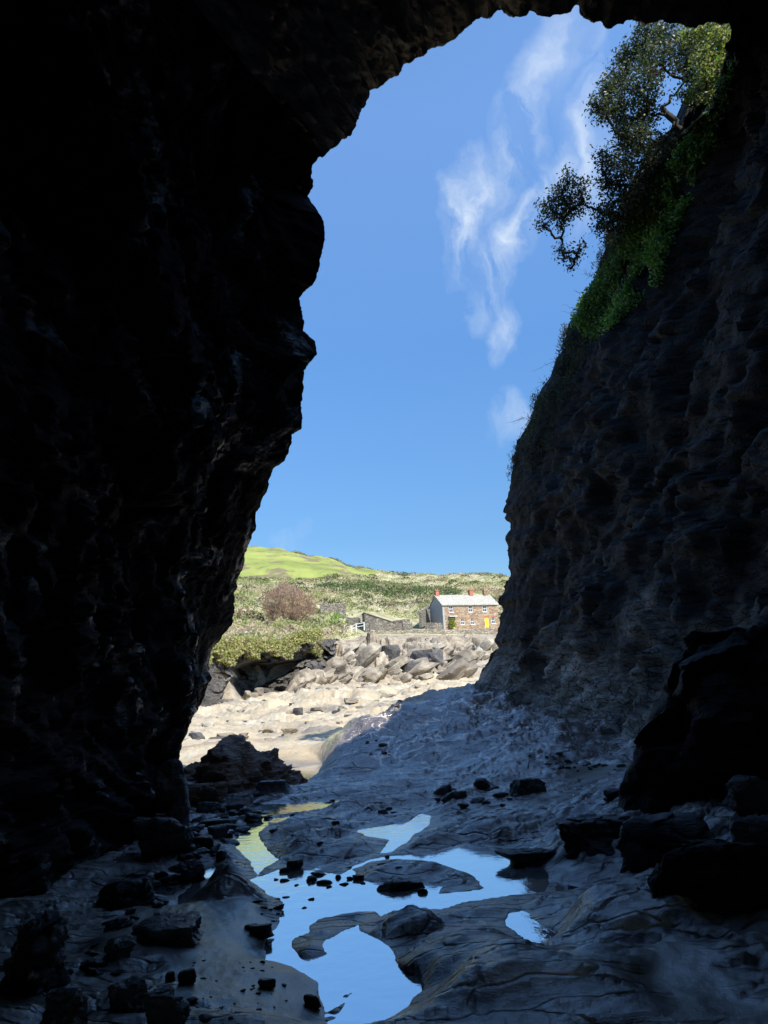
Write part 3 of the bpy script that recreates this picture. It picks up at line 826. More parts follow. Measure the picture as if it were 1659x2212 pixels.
def rock_shape(seed, dims, sub_=4, planes=11, rough=0.05, strata=0.0, soft=10, boxy=False, foot=True, taper=0.0):
    """chopped convex block with broken surface; dims = full sizes, base at z=0"""
    V, F = ICO[sub_]
    r = np.random.default_rng(seed)
    nrm = r.normal(size=(planes, 3)); nrm /= np.linalg.norm(nrm, axis=1)[:, None]
    nrm = np.concatenate([nrm, [[0, 0, 1], [0, 0, -1]]])
    dist = np.concatenate([r.uniform(0.62, 0.95, planes), [0.72, 0.72]])
    if boxy:
        nrm = nrm[planes // 2:]; dist = np.concatenate([r.uniform(0.85, 1.1, planes - planes // 2), [0.72, 0.72]])
        bx_ = np.array([[1, 0, 0], [-1, 0, 0], [0, 1, 0], [0, -1, 0]], float) + r.normal(size=(4, 3)) * 0.3
        bx_ /= np.linalg.norm(bx_, axis=1)[:, None]
        nrm = np.concatenate([nrm, bx_]); dist = np.concatenate([dist, r.uniform(.62, .75, 4)])
    c = np.maximum(V @ nrm.T, 1e-3) / dist
    rr_ = 1.0 / (c ** soft).sum(1) ** (1.0 / soft)
    rr_ = np.minimum(rr_, 1.3)
    P = V * rr_[:, None]
    if foot:
        P[:, :2] *= np.where(V[:, 2] < 0, np.minimum(1 / np.sqrt(np.maximum(1 - V[:, 2] ** 2, .05)), 1.6), 1.0)[:, None]
    P = P / np.abs(P).max(0) * 0.5
    if taper: P[:, :2] *= (1 - taper * np.clip(P[:, 2] + .15, 0, 1))[:, None]
    P = P * np.array(dims)
    s = float(np.mean(dims))
    nn_ = fbm(P / s * 3 + seed, 4, seed % 97) * rough * s * 0.7
    f1, e1, c1 = cells(P / s * 4.5 + seed * .7, seed % 53)
    nn_ = nn_ + f1 * rough * s * 0.8
    if strata:
        lz = P[:, 2] / dims[2] * strata + 0.4 * fbm(P / s * 1.2, 2, 5)
        nn_ = nn_ + (np.abs((lz % 1.0) - 0.5) - 0.25) * 0.14 * dims[2] * np.clip(1 - np.abs(V[:, 2]), 0, 1)
    P = P + V * nn_[:, None] * np.minimum(np.array(dims) / s, 1.2)
    P[:, 2] -= P[:, 2].min()
    return P, F


def place_rock(name, label, px, py, wpx, hpx, depth=0.7, yaw=0, mat='stone', seed=1, sub_=4, sink=0.12, tilt=(0, 0), group=None, Y=None, z=None, cat='rock', **kw):
    p = on_ground(px, py) if Y is None else PY(np.array(float(px)), np.array(float(py)), np.array(float(Y)))
    if z is not None: p = PZ(np.array(float(px)), np.array(float(py)), np.array(float(z)))
    dist = float(np.dot(p - CAM, FW))
    w = wpx / FPX * dist; h = hpx / FPX * dist
    if any(k_ in name for k_ in ('slab', 'ledge', 'slate_block')) and mat != 'palestone' and 'left cave wall' not in label: kw.setdefault('boxy', True); kw.setdefault('soft', 16)
    V, F = rock_shape(seed, (w, w * depth, h), sub_, **kw)
    o = mesh_np(name, V, F, M[mat], True)
    o.location = (p[0], p[1] + w * depth * 0.35, p[2] - sink * h)
    o.rotation_euler = (rad(tilt[0]), rad(tilt[1]), rad(yaw))
    tag(o, label, cat, group)
    return o


# big blocks on the right
RB = [
    ('rock_outcrop', 'huge black outcrop of rock leaning against the right cave wall', 1705, 1722, 640, 520, .7, 0, 3, dict(soft=9, taper=.62, rough=.1, planes=14)),
    ('rock_ledge', 'tilted slate ledge with a rippled top just left of the black right-hand blocks', 1300, 1816, 225, 66, .8, 14, 12, dict(strata=4)),
    ('rock_block', 'dark angular block stepping up behind the biggest right-hand block', 1440, 1868, 260, 110, .6, 16, 5, dict(strata=3)),
    ('rock_block', 'biggest black block at the right edge above the sandy hollow', 1560, 1966, 330, 165, .6, 6, 6, dict(strata=3)),
    ('rock_block', 'tall narrow dark block at the right edge under the huge boulder', 1650, 1762, 150, 100, .7, 0, 8, {}),
    ('rock_block', 'small dark block wedged at the right edge between two larger blocks', 1660, 1835, 120, 80, .7, 0, 9, {}),
    ('rock_slab', 'short log-shaped dark slab lying left of the huge boulder', 1337, 1712, 72, 20, .5, 5, 10, dict(strata=2)),
    ('rock_ledge', 'low dark slate ledge along the far right shore of the main pool', 1170, 1868, 190, 34, .4, -10, 11, dict(strata=3)),
    ('rock_slab', 'wedge-shaped grey slab on the rock shelf right of the dark slate pile', 1146, 1718, 84, 34, .6, 12, 14, {}),
]
for nm, lb, px, py, w, h, dp_, yw, sd, kw in RB:
    place_rock(nm, lb, px, py, w, h, dp_, yw, 'boulder' if w < 280 else 'cave', sd, 6 if w > 150 else 5, 0.3, (0, 0), **(dict(rough=0.07, planes=9) | kw))
# left side rocks
LB = [
    ('rock_ledge', 'black blocky ledge jutting from the left cave wall above the puddle', 270, 1962, 170, 60, .8, 20, 21, 'boulder', dict(strata=3, rough=.09)),
    ('rock_block', 'dark pointed rock at the tip of the left ledge beside the puddle', 400, 1908, 70, 46, .8, 30, 22, 'boulder', {}),
    ('rock_slab', 'large pale shiny slab lying in the puddle by the left wall', 355, 2042, 165, 34, 1.0, 22, 23, 'palestone', dict(strata=2, boxy=True, soft=14)),
    ('boulder', 'pale green-grey square boulder left of the shiny slab', 245, 2076, 74, 36, 1.0, 15, 24, 'palestone', {}),
    ('boulder', 'crusty mottled boulder with a dark hollow in the lower left corner', 60, 2140, 180, 150, .9, 0, 25, 'crusty', {}),
    ('boulder', 'rough grey rock with a pale top at the bottom left of the sand', 270, 2190, 95, 62, .8, 10, 26, 'crusty', {}),
    ('boulder', 'rounded purple-grey rock at the bottom edge beside the pebbles', 340, 2222, 110, 72, .8, -12, 27, 'boulder', {}),
    ('boulder', 'white-crusted rock at the very bottom left edge', 120, 2235, 100, 90, .8, 0, 28, 'crusty', {}),
    ('rock_block', 'dark rock at the foot of the left wall behind the ledge', 330, 1850, 130, 90, .8, 20, 29, 'boulder', {}),
    ('rock_block', 'purple-black rock buttress at the foot of the left wall beside the weedy mound', 362, 1800, 80, 170, 1.2, 10, 30, 'boulder', {}),
]
for nm, lb, px, py, w, h, dp_, yw, sd, mt, kw in LB:
    place_rock(nm, lb, px, py, w, h, dp_, yw, mt, sd, 6 if w > 100 else 5, 0.2, (0, 0), **(dict(rough=0.08, planes=10) | kw))

for k in range(80):
    t = random.random()
    px = np.interp(t, [0, .35, .7, 1], [400, 390, 300, 190]) + random.gauss(0, 26); py = np.interp(t, [0, .35, .7, 1], [1770, 1880, 1985, 2110]) + random.gauss(0, 16)
    w = random.choice([14, 18, 24, 32, 44, 56])
    place_rock('rock', 'dark broken rock heaped along the foot of the left cave wall', px, py, w, w * random.uniform(.16, .36), random.uniform(.6, 1.1), random.uniform(-60, 60), random.choice(['boulder', 'boulder', 'crusty', 'stone']), 500 + k, 4, .2, (random.uniform(-20, 20), random.uniform(-20, 20)), group='rocks along the foot of the left wall', rough=0.07, planes=8, soft=20)
# the weedy mound in the cave mouth
V, F = ICO[6]
P = V * np.array([1.0, 0.75, 0.78])
lob = (0.32 * np.exp(-((P[:, 0] + 0.12) ** 2) / 0.09) * np.clip(V[:, 2], 0, 1) + 0.16 * np.exp(-((P[:, 0] - 0.52) ** 2) / 0.015) * np.clip(V[:, 2], 0, 1)
       - 0.12 * np.exp(-((P[:, 0] - 0.30) ** 2) / 0.008) * np.clip(V[:, 2], 0, 1))
f1, e1, c1 = cells(P * 3.2, 401); f2, e2, c2 = cells(P * 8.5, 402)
r_ = 1 + lob + 0.14 * fbm(P * 2, 4, 403) + 0.11 * f1 + 0.055 * f2 + 0.03 * ridged(P * 9, 3, 404)
P = P * r_[:, None]
o = mesh_np('weedy_rock', P, F, M['weedrock'])
p = on_ground(490, 1712)
o.location = (p[0] - 0.02, p[1] + 0.9, -0.1)
o.scale = (1.0, 1.1, 0.82)
tag(o, 'low mound of brown weed-covered rock in the cave mouth against the sunny beach', 'rock')
for k, (px, py, w, h, lb) in enumerate([(425, 1742, 120, 50, 'brown weedy rock skirt between the mound and the left wall'), (570, 1690, 90, 44, 'small brown weedy rock on the right flank of the mound')]):
    place_rock('weedy_rock', lb, px, py, w, h, .8, 0, 'weedrock', 33 + k, 5, 0.2, rough=0.09, planes=10)

# stones one can tell apart: px, py(base), w, h, label, material
ST = [
    ('slate_block', 'long layered slate block standing in the main pool', 872, 1936, 112, 30, .35, 6, dict(strata=5, rough=.09, boxy=False, soft=12, planes=8)),
    ('stone', 'dark lump of rock touching the right end of the layered slate block', 916, 1942, 28, 22, .9, 0, {}),
    ('pebble', 'smooth rounded dark pebble alone at the bottom of the sand', 675, 2180, 42, 32, .8, 0, dict(rough=0.01, soft=3)),
    ('rock_slab', 'long dark slab at the right foot of the weedy mound', 588, 1716, 100, 26, .35, 8, dict(strata=2)),
    ('stone', 'peaked dark stone in front of the weedy mound', 486, 1716, 36, 28, .8, 20, {}),
    ('rock_slab', 'thick dark block at the left edge of the stream below the mound', 448, 1756, 64, 24, .5, -8, dict(strata=2)),
    ('rock_slab', 'longest flat dark slab in the rubble by the left wall', 450, 1793, 98, 20, .4, 6, dict(strata=2)),
    ('stone', 'rounded grey boulder on top of the left rubble above the stream bend', 466, 1812, 56, 28, .7, 15, {}),
    ('rock_slab', 'dark slab with a pale edge in the left rubble', 436, 1832, 68, 22, .5, -6, dict(strata=2)),
    ('stone', 'round olive stone at the lower end of the left rubble', 478, 1860, 26, 24, .9, 0, dict(soft=4)),
    ('rock_slab', 'broken dark slab at the edge of the sand left of the lower pool', 562, 2026, 62, 26, .5, 20, dict(strata=3)),
    ('stone', 'dark stone lying in front of the broken slab on the sand', 540, 2010, 34, 12, .6, 0, {}),
    ('stone', 'pyramid-shaped dark stone at the head of the pool scatter', 632, 1878, 46, 20, .6, 10, dict(planes=6)),
    ('stone', 'dark squarish stone on the lower left sand near the rocks', 400, 2128, 40, 30, .8, 15, {}),
    ('stone', 'small mottled stone left of the squarish stone on the sand', 367, 2122, 24, 22, .8, 0, {}),
    ('stone', 'low dark stone half sunk in the sand left of the pebble', 572, 2136, 44, 20, .6, 12, {}),
    ('stone', 'pale flat pebble on the sand at the bottom edge', 443, 2204, 36, 12, .7, 0, dict(rough=0.01, soft=3)),
    ('stone', 'dark egg-shaped pebble at the bottom edge beside the purple rock', 384, 2200, 44, 32, .8, 0, dict(rough=0.01, soft=3)),
    ('stone', 'flat grey stone in the pool tip below the small islet', 728, 1944, 38, 12, .6, 8, {}),
    ('rock_slab', 'flat dark slab with a raised lip on the pale rock above the main pool', 700, 1774, 52, 14, .5, 12, dict(strata=2)),
]
for k, (nm, lb, px, py, w, h, dp_, yw, kw) in enumerate(ST):
    kw = dict(rough=0.04, planes=10) | kw
    place_rock(nm, lb, px, py, w, h, dp_, yw, 'palestone' if ('pale flat' in lb) else 'slateblock' if nm == 'slate_block' else 'stone', 60 + k, 5, 0.15, **kw)
# loose stones that look alike, copies of a few
PROT = []
for k in range(8):
    V, F = rock_shape(200 + k, (1, random.uniform(.5, .85), random.uniform(.2, .4)), 3, planes=11, rough=0.09, strata=(2 if k % 3 == 0 else 0), soft=[6, 14, 20][k % 3])
    me = mesh_np('stone', V, F, M['stone'], True)
    PROT.append(me.data)
    bpy.data.objects.remove(me)


def scatter(pts, label, group, name='stone'):
    """pts: list of (px, py, wpx)"""
    G_ = on_ground([q[0] for q in pts], [q[1] for q in pts])
    for (px, py, w), p in zip(pts, G_):
        dist = float(np.dot(p - CAM, FW)); s = w / FPX * dist
        o = bpy.data.objects.new(name, random.choice(PROT))
        COL.objects.link(o)
        o.location = (p[0], p[1], max(p[2], 0.0) - 0.09 * s)
        o.scale = (s, s * random.uniform(.8, 1.2), s * random.uniform(.7, 1.15))
        o.rotation_euler = (random.uniform(-.15, .15), random.uniform(-.15, .15), random.uniform(-.6, .6) + (math.pi if random.random() < .5 else 0))
        tag(o, label, 'stone', group)


scatter([(616,1890,30),(691,1896,40),(672,1914,35),(700,1920,38),(730,1906,19),(744,1921,21),(756,1906,18),(775,1900,30),(784,1915,14),(620,1946,20),(599,1942,16),(553,1950,22),(571,1961,18),(604,1964,27),(583,1966,13),(658,1974,12),(596,1912,12),(672,1956,17),(640,1925,14),(615,1915,22),(712,1928,14),(546,2000,14),(535,2004,12),(590,1990,12),(600,1975,12),(565,1975,10)],
        'small dark stone among those scattered in the shallow left end of the main pool', 'stones in the shallow end of the main pool')
scatter([(753,1874,18),(823,1869,28),(845,1860,20),(837,1855,15),(862,1873,20)], 'small dark stone on the grey rock tongue between the pools', 'stones on the rock tongue')
scatter([(718,1790,20),(667,1799,15),(579,1768,24),(570,1758,20),(722,1781,26),(632,1764,18),(709,1737,20),(826,1754,26),(851,1756,18),(840,1750,16),(717,1733,16),(655,1808,26),(690,1822,18),(640,1815,16),(780,1812,12)],
        'small dark stone on the pale wet slate between the stream and the pools', 'stones on the wet slate')
pts = []
for _ in range(120):
    u, v_ = random.random(), random.random()
    px = 385 + 270 * u; py = 1722 + 140 * v_ ** 0.9
    if px > 600 - (py - 1722) * 0.9 and random.random() < .8: continue
    pts.append((px, py, random.choice([12, 15, 18, 22, 28, 38, 46])))
scatter(pts, 'dark wet stone in the rubble between the weedy mound and the left wall', 'rubble by the left wall')
pts = [(960,1722,50),(985,1730,60),(1010,1716,46),(1040,1712,56),(1065,1706,40),(1030,1730,34),(1075,1722,30),(1000,1740,30),(945,1735,26),(1090,1716,22),(1050,1736,24),(975,1712,34),(1100,1728,16),(1085,1738,14)]
scatter(pts, 'dark slate slab in the pile on the rock shelf right of centre', 'slate pile on the rock shelf', 'slate_slab')
pts = [(random.uniform(1110, 1375), 1655 + random.gauss(0, 5) + (px_ := 0), random.choice([8, 10, 14, 18])) for _ in range(34)]
scatter(pts, 'small dark stone in the line along the foot of the right slope', 'stones along the foot of the right slope')
pts = [(random.uniform(330, 640), random.uniform(2075, 2205), random.choice([4, 5, 6, 8, 10, 14])) for _ in range(40)] + [(414,2160,30),(382,2158,26),(395,2172,22),(360,2178,18),(420,2178,20),(405,2188,18)]
scatter(pts, 'small stone lying on the wet sand at the lower left', 'stones on the lower left sand')

pts = []
for _ in range(42):
    t = random.random(); pts.append((np.interp(t, [0, .5, 1], [1010, 900, 790]) + random.gauss(0, 9), np.interp(t, [0, .5, 1], [1512, 1570, 1640]) + random.gauss(0, 5), random.choice([8, 10, 14, 20])))
scatter(pts, 'dark loose slate in the broken line running down the sloping rock in the cave mouth', 'loose slate on the sloping rock')
# ================================================================== foliage helpers
def leaf_mat(name, trans=0.3, rough=0.5, vary=True):
    m, nt, b = newmat(name)
    at = nt.nodes.new('ShaderNodeAttribute'); at.attribute_name = 'tint'
    nt.links.new(at.outputs['Color'], b.inputs['Base Color'])
    b.inputs['Roughness'].default_value = rough
    tr = nt.nodes.new('ShaderNodeBsdfTranslucent')
    nt.links.new(at.outputs['Color'], tr.inputs['Color'])
    ms = nt.nodes.new('ShaderNodeMixShader'); ms.inputs[0].default_value = trans
    out = nt.nodes['Material Output']
    nt.links.new(b.outputs[0], ms.inputs[1]); nt.links.new(tr.outputs[0], ms.inputs[2])
    nt.links.new(ms.outputs[0], out.inputs['Surface'])
    return m


M['leaf'] = leaf_mat('leaf', 0.5, 0.45)
M['scrub'] = leaf_mat('scrub_leaf', 0.45, 0.9)
m, nt, b = newmat('bark'); M['bark'] = m
v = wcoord(nt, (1, 1, 0.3))
nt.links.new(ramp(nt, noise(nt, v, 12, 5, 0.7), [(0.35, (0.02, 0.017, 0.013)), (0.65, (0.06, 0.05, 0.04))]), b.inputs['Base Color'])
b.inputs['Roughness'].default_value = 0.9
m, nt, b = newmat('pale_bark'); M['twig'] = m
v = wcoord(nt, (1, 1, 1))
nt.links.new(ramp(nt, noise(nt, v, 3, 5, 0.7), [(0.35, (0.1, 0.06, 0.04)), (0.65, (0.3, 0.2, 0.14))]), b.inputs['Base Color'])
b.inputs['Roughness'].default_value = 0.9


def leaves(C, size, cols, spread=None, aspect=0.5, droop=0.0, nrm=None, r=rng):
    """C (n,3) centres; returns V, F(quads), tint"""
    n = len(C)
    a = r.normal(size=(n, 3)); a[:, 2] -= droop
    a /= np.linalg.norm(a, axis=1)[:, None]
    bq = r.normal(size=(n, 3)); bq = np.cross(a, bq); bq /= np.linalg.norm(bq, axis=1)[:, None]
    s = (size * r.uniform(0.6, 1.3, n))[:, None] if np.isscalar(size) else (size * r.uniform(0.7, 1.25, n))[:, None]
    V = np.stack([C - a * s * 0.5, C + bq * s * aspect * 0.5, C + a * s * 0.5, C - bq * s * aspect * 0.5], 1).reshape(-1, 3)
    F = np.arange(n * 4).reshape(n, 4)
    T = np.repeat(cols, 4, 0)
    return V, F, T


def tube(pts, r0, r1, ns=6):
    pts = np.array(pts, float); n = len(pts)
    V = []; F = []
    for i in range(n):
        d = pts[min(i + 1, n - 1)] - pts[max(i - 1, 0)]; d /= np.linalg.norm(d) + 1e-9
        u = np.cross(d, [0.3, 0.2, 1.0]); u /= np.linalg.norm(u) + 1e-9; w = np.cross(d, u)
        rr__ = r0 + (r1 - r0) * i / (n - 1)
        for k in range(ns):
            an = 2 * math.pi * k / ns
            V.append(pts[i] + rr__ * (math.cos(an) * u + math.sin(an) * w))
    for i in range(n - 1):
        for k in range(ns):
            F.append([i * ns + k, i * ns + (k + 1) % ns, (i + 1) * ns + (k + 1) % ns, (i + 1) * ns + k])
    return np.array(V), np.array(F)


def wig(p, q, n=6, amp=0.08, sag=0.0):
    p, q = np.array(p, float), np.array(q, float)
    t = np.linspace(0, 1, n)[:, None]
    P = p + (q - p) * t
    L_ = np.linalg.norm(q - p)
    nz = rng.normal(size=(n, 3)) * amp * L_ * np.sin(t * math.pi)
    P = P + nz; P[:, 2] -= (sag * L_ * np.sin(t * math.pi))[:, 0]
    return P


class Acc:
    def __init__(s): s.V = []; s.F = []; s.T = []; s.n = 0
    def add(s, V, F, T=None):
        s.V.append(V); s.F.append(F + s.n); s.n += len(V)
        if T is not None: s.T.append(T)
    def build(s, name, mat, parent=None, smooth=False):
        at = {'tint': np.concatenate(s.T)} if s.T else None
        return mesh_np(name, np.concatenate(s.V), np.concatenate(s.F), mat, smooth, at, parent)


def tree(label, root, clusters, Y0, dens, cols, group, leaf=0.07):
    dens = dens * 1.9
    """root (px,py,Y); clusters (px,py,rpx)"""
    base = PY(np.array(float(root[0])), np.array(float(root[1])), np.array(float(root[2])))
    e = empty('tree', base)
    tag(e, label, 'tree', group)
    tr = Acc(); cr = Acc()
    cs = np.array(clusters, float)
    C = PY(cs[:, 0], cs[:, 1], Y0 + rng.uniform(-.5, .5, len(cs)))
    Rm = cs[:, 2] / FPX * Y0 * 1.12
    cen = C.mean(0) * 0.55 + base * 0.45
    lim = wig(base, cen, 8, 0.05)
    V, F = tube(lim, 0.09, 0.05, 8); tr.add(V, F)
    order = np.argsort(np.linalg.norm(C - base, axis=1))
    nodes = [lim[3], lim[5], lim[7]]
    for i in order:
        c = C[i]
        j = min(range(len(nodes)), key=lambda k: np.linalg.norm(nodes[k] - c) + 0.12 * np.linalg.norm(nodes[k] - base))
        w = wig(nodes[j], c, 7, 0.07, 0.04)
        V, F = tube(w, 0.034, 0.016, 5); tr.add(V, F)
        nodes.append(w[4]); nodes.append(c)
        for _ in range(9):
            d = rng.normal(size=3); d /= np.linalg.norm(d)
            w2 = wig(w[rng.integers(4, 7)], c + d * Rm[i] * 0.85, 5, 0.1)
            V, F = tube(w2, 0.008, 0.003, 4); tr.add(V, F)
        n = int(dens * (cs[i, 2] / 35.0) ** 2)
        # sprays of leaves along twigs inside the cluster
        ns_ = max(5, n // 16)
        d = rng.normal(size=(ns_, 3)); d /= np.linalg.norm(d, axis=1)[:, None]
        sc = c + d * (Rm[i] * rng.uniform(0.25, 1.0, ns_) ** 0.6)[:, None]
        idx = rng.integers(0, ns_, n)
        pc = sc[idx] + rng.normal(size=(n, 3)) * 0.075
        base_c = cols[rng.integers(0, len(cols), n)] * rng.uniform(0.7, 1.35, n)[:, None]
        V, F, T = leaves(pc, leaf, base_c, aspect=0.5); cr.add(V, F, T)
    for A_c, nm, mt in ((tr, 'trunk', 'bark'), (cr, 'crown', 'leaf')):
        A_c.V = [v - base for v in A_c.V]
        A_c.build(nm, M[mt], e, nm == 'trunk')
    return e


dk = 1.4 * np.array([[0.035, 0.06, 0.02], [0.05, 0.075, 0.025], [0.06, 0.07, 0.03], [0.045, 0.04, 0.02]])
lit_leaf = 1.8 * np.array([[0.12, 0.15, 0.03], [0.18, 0.19, 0.04], [0.08, 0.11, 0.03]])  # sunlight on these leaves is put into their brighter yellow tint
tree('large dark-leaved tree overhanging from the cliff top under the cave roof edge', (1478, 292, 12.6),
     [(1395,75,35),(1440,75,38),(1370,118,36),(1418,130,40),(1478,105,38),(1340,170,36),(1388,185,40),(1320,220,34),(1352,255,38),(1400,245,30),(1300,235,22),(1283,222,14),(1380,300,36),(1345,300,28),(1430,305,16),(1500,160,26),(1470,150,20),(1510,100,30),(1310,190,18),(1350,130,20)],
     12.4, 520, dk, 'trees on the right cliff top')
tree('yellow-green sunlit tree at the top where the roof meets the right cliff', (1560, 190, 11.5),
     [(1530,70,36),(1556,92,32),(1545,130,30),(1568,60,26),(1520,130,22),(1500,75,24),(1560,150,20),(1500,200,22),(1520,170,26),(1545,185,24),(1475,205,14),(1565,120,24),(1535,215,16)],
     11.6, 420, lit_leaf, 'trees on the right cliff top')
tree('smaller dark tree leaning out lowest over the sky from the green cliff', (1352, 470, 14.0),
     [(1300,350,22),(1340,350,33),(1390,345,33),(1310,400,28),(1350,400,36),(1400,385,28),(1340,450,36),(1300,455,20),(1320,500,26),(1300,490,18),(1375,430,28),(1330,520,18),
      (1225,385,16),(1215,420,30),(1250,410,22),(1190,452,26),(1230,450,26),(1172,487,13),(1210,482,16),(1258,440,16),(1215,545,13),(1240,562,10),(1252,535,11),(1233,582,7),(1207,538,8)],
     13.6, 480, dk * np.array([1.1, .95, .9]), 'trees on the right cliff top')


# ------------------------------------------------------------------ greenery on the right cliff
def inpoly(px, py, poly):
    W = np.array(poly, float)
    return sdist(px, py, W) < 0


def shell_points(poly, n, s_lo=0.35):
    i = rng.integers(int(NS * s_lo), NS + 6, n * 40); j = rng.integers(tcut2 - 30, NT, n * 40)
    P = SHELL[i, j] + rng.normal(size=(n * 40, 3)) * 0.04
    px, py = proj(P)
    k = inpoly(px, py, poly)
    return P[k][:n], SHN[i, j][k][:n]


def greenery(name, label, poly, n, size, cols, aspect=0.6, off=0.08, clump=0.5, droop=0.4, cat='plants'):
    P, Nn = shell_points(poly, n)
    if len(P) == 0: return
    keep = fbm(P * 1.6, 3, 77) > (clump - 0.9) * 1.0
    P, Nn = P[keep], Nn[keep]
    P = P + Nn * rng.uniform(0.0, off, len(P))[:, None] + rng.normal(size=P.shape) * 0.04
    cc = cols[rng.integers(0, len(cols), len(P))] * rng.uniform(0.6, 1.4, len(P))[:, None]
    cc = cc * (1 + 0.5 * fbm(P * 1.1, 2, 78))[:, None].clip(0.4, 1.8)
    V, F, T = leaves(P, size, cc, aspect=aspect, droop=droop)
    o = mesh_np(name, V, F, M['leaf'], False, {'tint': T})
    tag(o, label, cat, kind='stuff')


gr = np.array([[0.07, 0.17, 0.025], [0.1, 0.22, 0.03], [0.06, 0.13, 0.035], [0.13, 0.24, 0.05]])
br = np.array([[0.09, 0.075, 0.04], [0.06, 0.055, 0.03], [0.05, 0.07, 0.03]])
greenery('cliff_creeper', 'bright green leafy creeper covering the upper right cliff', [(1534,250),(1566,240),(1550,300),(1508,370),(1504,410),(1465,500),(1428,620),(1380,650),(1335,700),(1290,735),(1245,700),(1262,660),(1310,585),(1370,500),(1410,420),(1440,370)], 26000, 0.075, gr * 1.45 * np.array([1.15, 1, 1]), off=0.18, clump=0.55)
greenery('dry_scrub', 'dull brown dry scrub between the trees and the green creeper', [(1440,325),(1410,368),(1372,420),(1345,475),(1316,545),(1300,590),(1335,570),(1380,500),(1415,425),(1445,370),(1482,300)], 5500, 0.10, br, aspect=0.2, off=0.3, clump=0.2)
greenery('cliff_grass', 'tufts of dark grass below the creeper on the cliff nose', [(1224,700),(1300,740),(1260,800),(1215,900),(1190,960),(1140,1040),(1105,1040),(1108,985),(1150,920),(1160,860),(1205,810)], 6500, 0.14, np.array([[0.05, 0.07, 0.03], [0.07, 0.09, 0.035], [0.06, 0.055, 0.03]]), aspect=0.12, off=0.15, clump=0.6, droop=1.2)
greenery('hanging_plants', 'dark hanging plants on the cliff under the meeting of roof and wall', [(1580,100),(1592,170),(1566,240),(1540,250),(1560,170)], 1800, 0.1, gr * 0.7, aspect=0.3, off=0.15, clump=0.3, droop=1.0)

# thin dead twigs sticking out of the cliff edge
for k, (p0, p1, Y) in enumerate([((1275, 640), (1240, 628), 16.2), ((1262, 655), (1230, 675), 16.4), ((1212, 770), (1175, 785), 17.3), ((1190, 830), (1160, 825), 17.6), ((1152, 905), (1125, 900), 18.2), ((1300, 585), (1290, 550), 15.5), ((1290, 605), (1262, 590), 15.8)]):
    A_c = Acc()
    a0 = PY(np.array(float(p0[0] + 15)), np.array(float(p0[1])), np.array(Y)); a1 = PY(np.array(float(p1[0])), np.array(float(p1[1])), np.array(Y - .3))
    w = wig(a0, a1, 8, 0.05, 0.06); V, F = tube(w, 0.008, 0.003, 4); A_c.add(V, F)
    for _ in range(5):
        s_ = w[rng.integers(2, 7)]
        V, F = tube(wig(s_, s_ + rng.normal(size=3) * 0.12 + (a1 - a0) * 0.3, 5, 0.05), 0.004, 0.002, 4); A_c.add(V, F)
    o = A_c.build('twig', M['bark'], None, True)
    tag(o, 'thin bare twig poking out from the right cliff edge against the sky', 'twig', 'bare twigs on the right cliff edge')
# ================================================================== far side: cliff with a sea cave
NXc, NZc = 260, 150
u = np.linspace(0, 1, NXc); w_ = np.linspace(0, 1, NZc)
Uu, Ww = np.meshgrid(u, w_)
pxs = 425 + 300 * Uu
topy = np.interp(pxs, [425, 480, 520, 560, 600, 640, 680, 725], [1412, 1400, 1402, 1408, 1404, 1392, 1384, 1380])
boty = np.interp(pxs, [425, 480, 520, 560, 600, 640, 680, 725], [1545, 1526, 1518, 1510, 1502, 1494, 1488, 1484])
pys = boty + (topy - boty) * Ww
Yb = np.interp(pxs, [425, 480, 560, 640, 725], [66, 74, 81, 88, 97]) + Ww * 4.0
CAVE = [(473,1513),(480,1495),(492,1480),(508,1462),(498,1444),(520,1434),(545,1428),(580,1432),(620,1428),(650,1428),(632,1450),(600,1468),(574,1482),(545,1497),(521,1510),(500,1518)]
dcv = sdist(pxs.ravel(), pys.ravel(), np.array(CAVE, float)).reshape(pxs.shape)
rec = 9 * sstep(3, -9, dcv)
gul = 4.0 * np.exp(-((pxs - (690 - (pys - 1400) * 1.4)) / 26.0) ** 2) * sstep(1395, 1420, pys)
B = PY(pxs.ravel(), pys.ravel(), (Yb + rec + gul).ravel())
EXT = []
for k in range(1, 9):
    q = B.reshape(NZc, NXc, 3)[-1].copy(); q[:, 1] += k * 1.3; q[:, 2] += 0.05 * k
    EXT.append(q)
B = np.concatenate([B, np.concatenate(EXT)]); NZc += 8
f1, e1, c1 = cells(B * np.array([.35, .2, .5]), 501); f2, e2, c2 = cells(B * np.array([1.0, .6, 1.5]), 502)
B[:, 1] += -(f1 * 2.0 + f2 * 0.7 + ridged(B * np.array([.6, .3, 1.2]), 4, 503) * 0.35)
M['darkcliff'] = rock_mat('far_cliff_rock', (0.05, 0.045, 0.04), (0.13, 0.115, 0.1), (0.34, 0.3, 0.26), (0.6, 0.9), 0.5, bstr=1.0, bd=0.4)
tag(mesh_np('sea_cliff', B, grid_faces(NZc, NXc), M['darkcliff'], True), kind='structure')

M['bankblock'] = rock_mat('bank_block', (0.1, 0.085, 0.065), (0.29, 0.25, 0.195), (0.5, 0.45, 0.36), (0.7, 0.95), 1.0, obj=True, bstr=0.6, bd=0.1)
M['darkblock'] = rock_mat('dark_block', (0.05, 0.045, 0.045), (0.09, 0.085, 0.085), (0.2, 0.19, 0.18), (0.6, 0.9), 0.6, obj=True, bstr=0.6, bd=0.1)
for _m in ('bankblock', 'darkblock'):
    [n for n in M[_m].node_tree.nodes if n.type == 'MAPPING'][1].inputs['Scale'].default_value = (1, 1, 1.3)
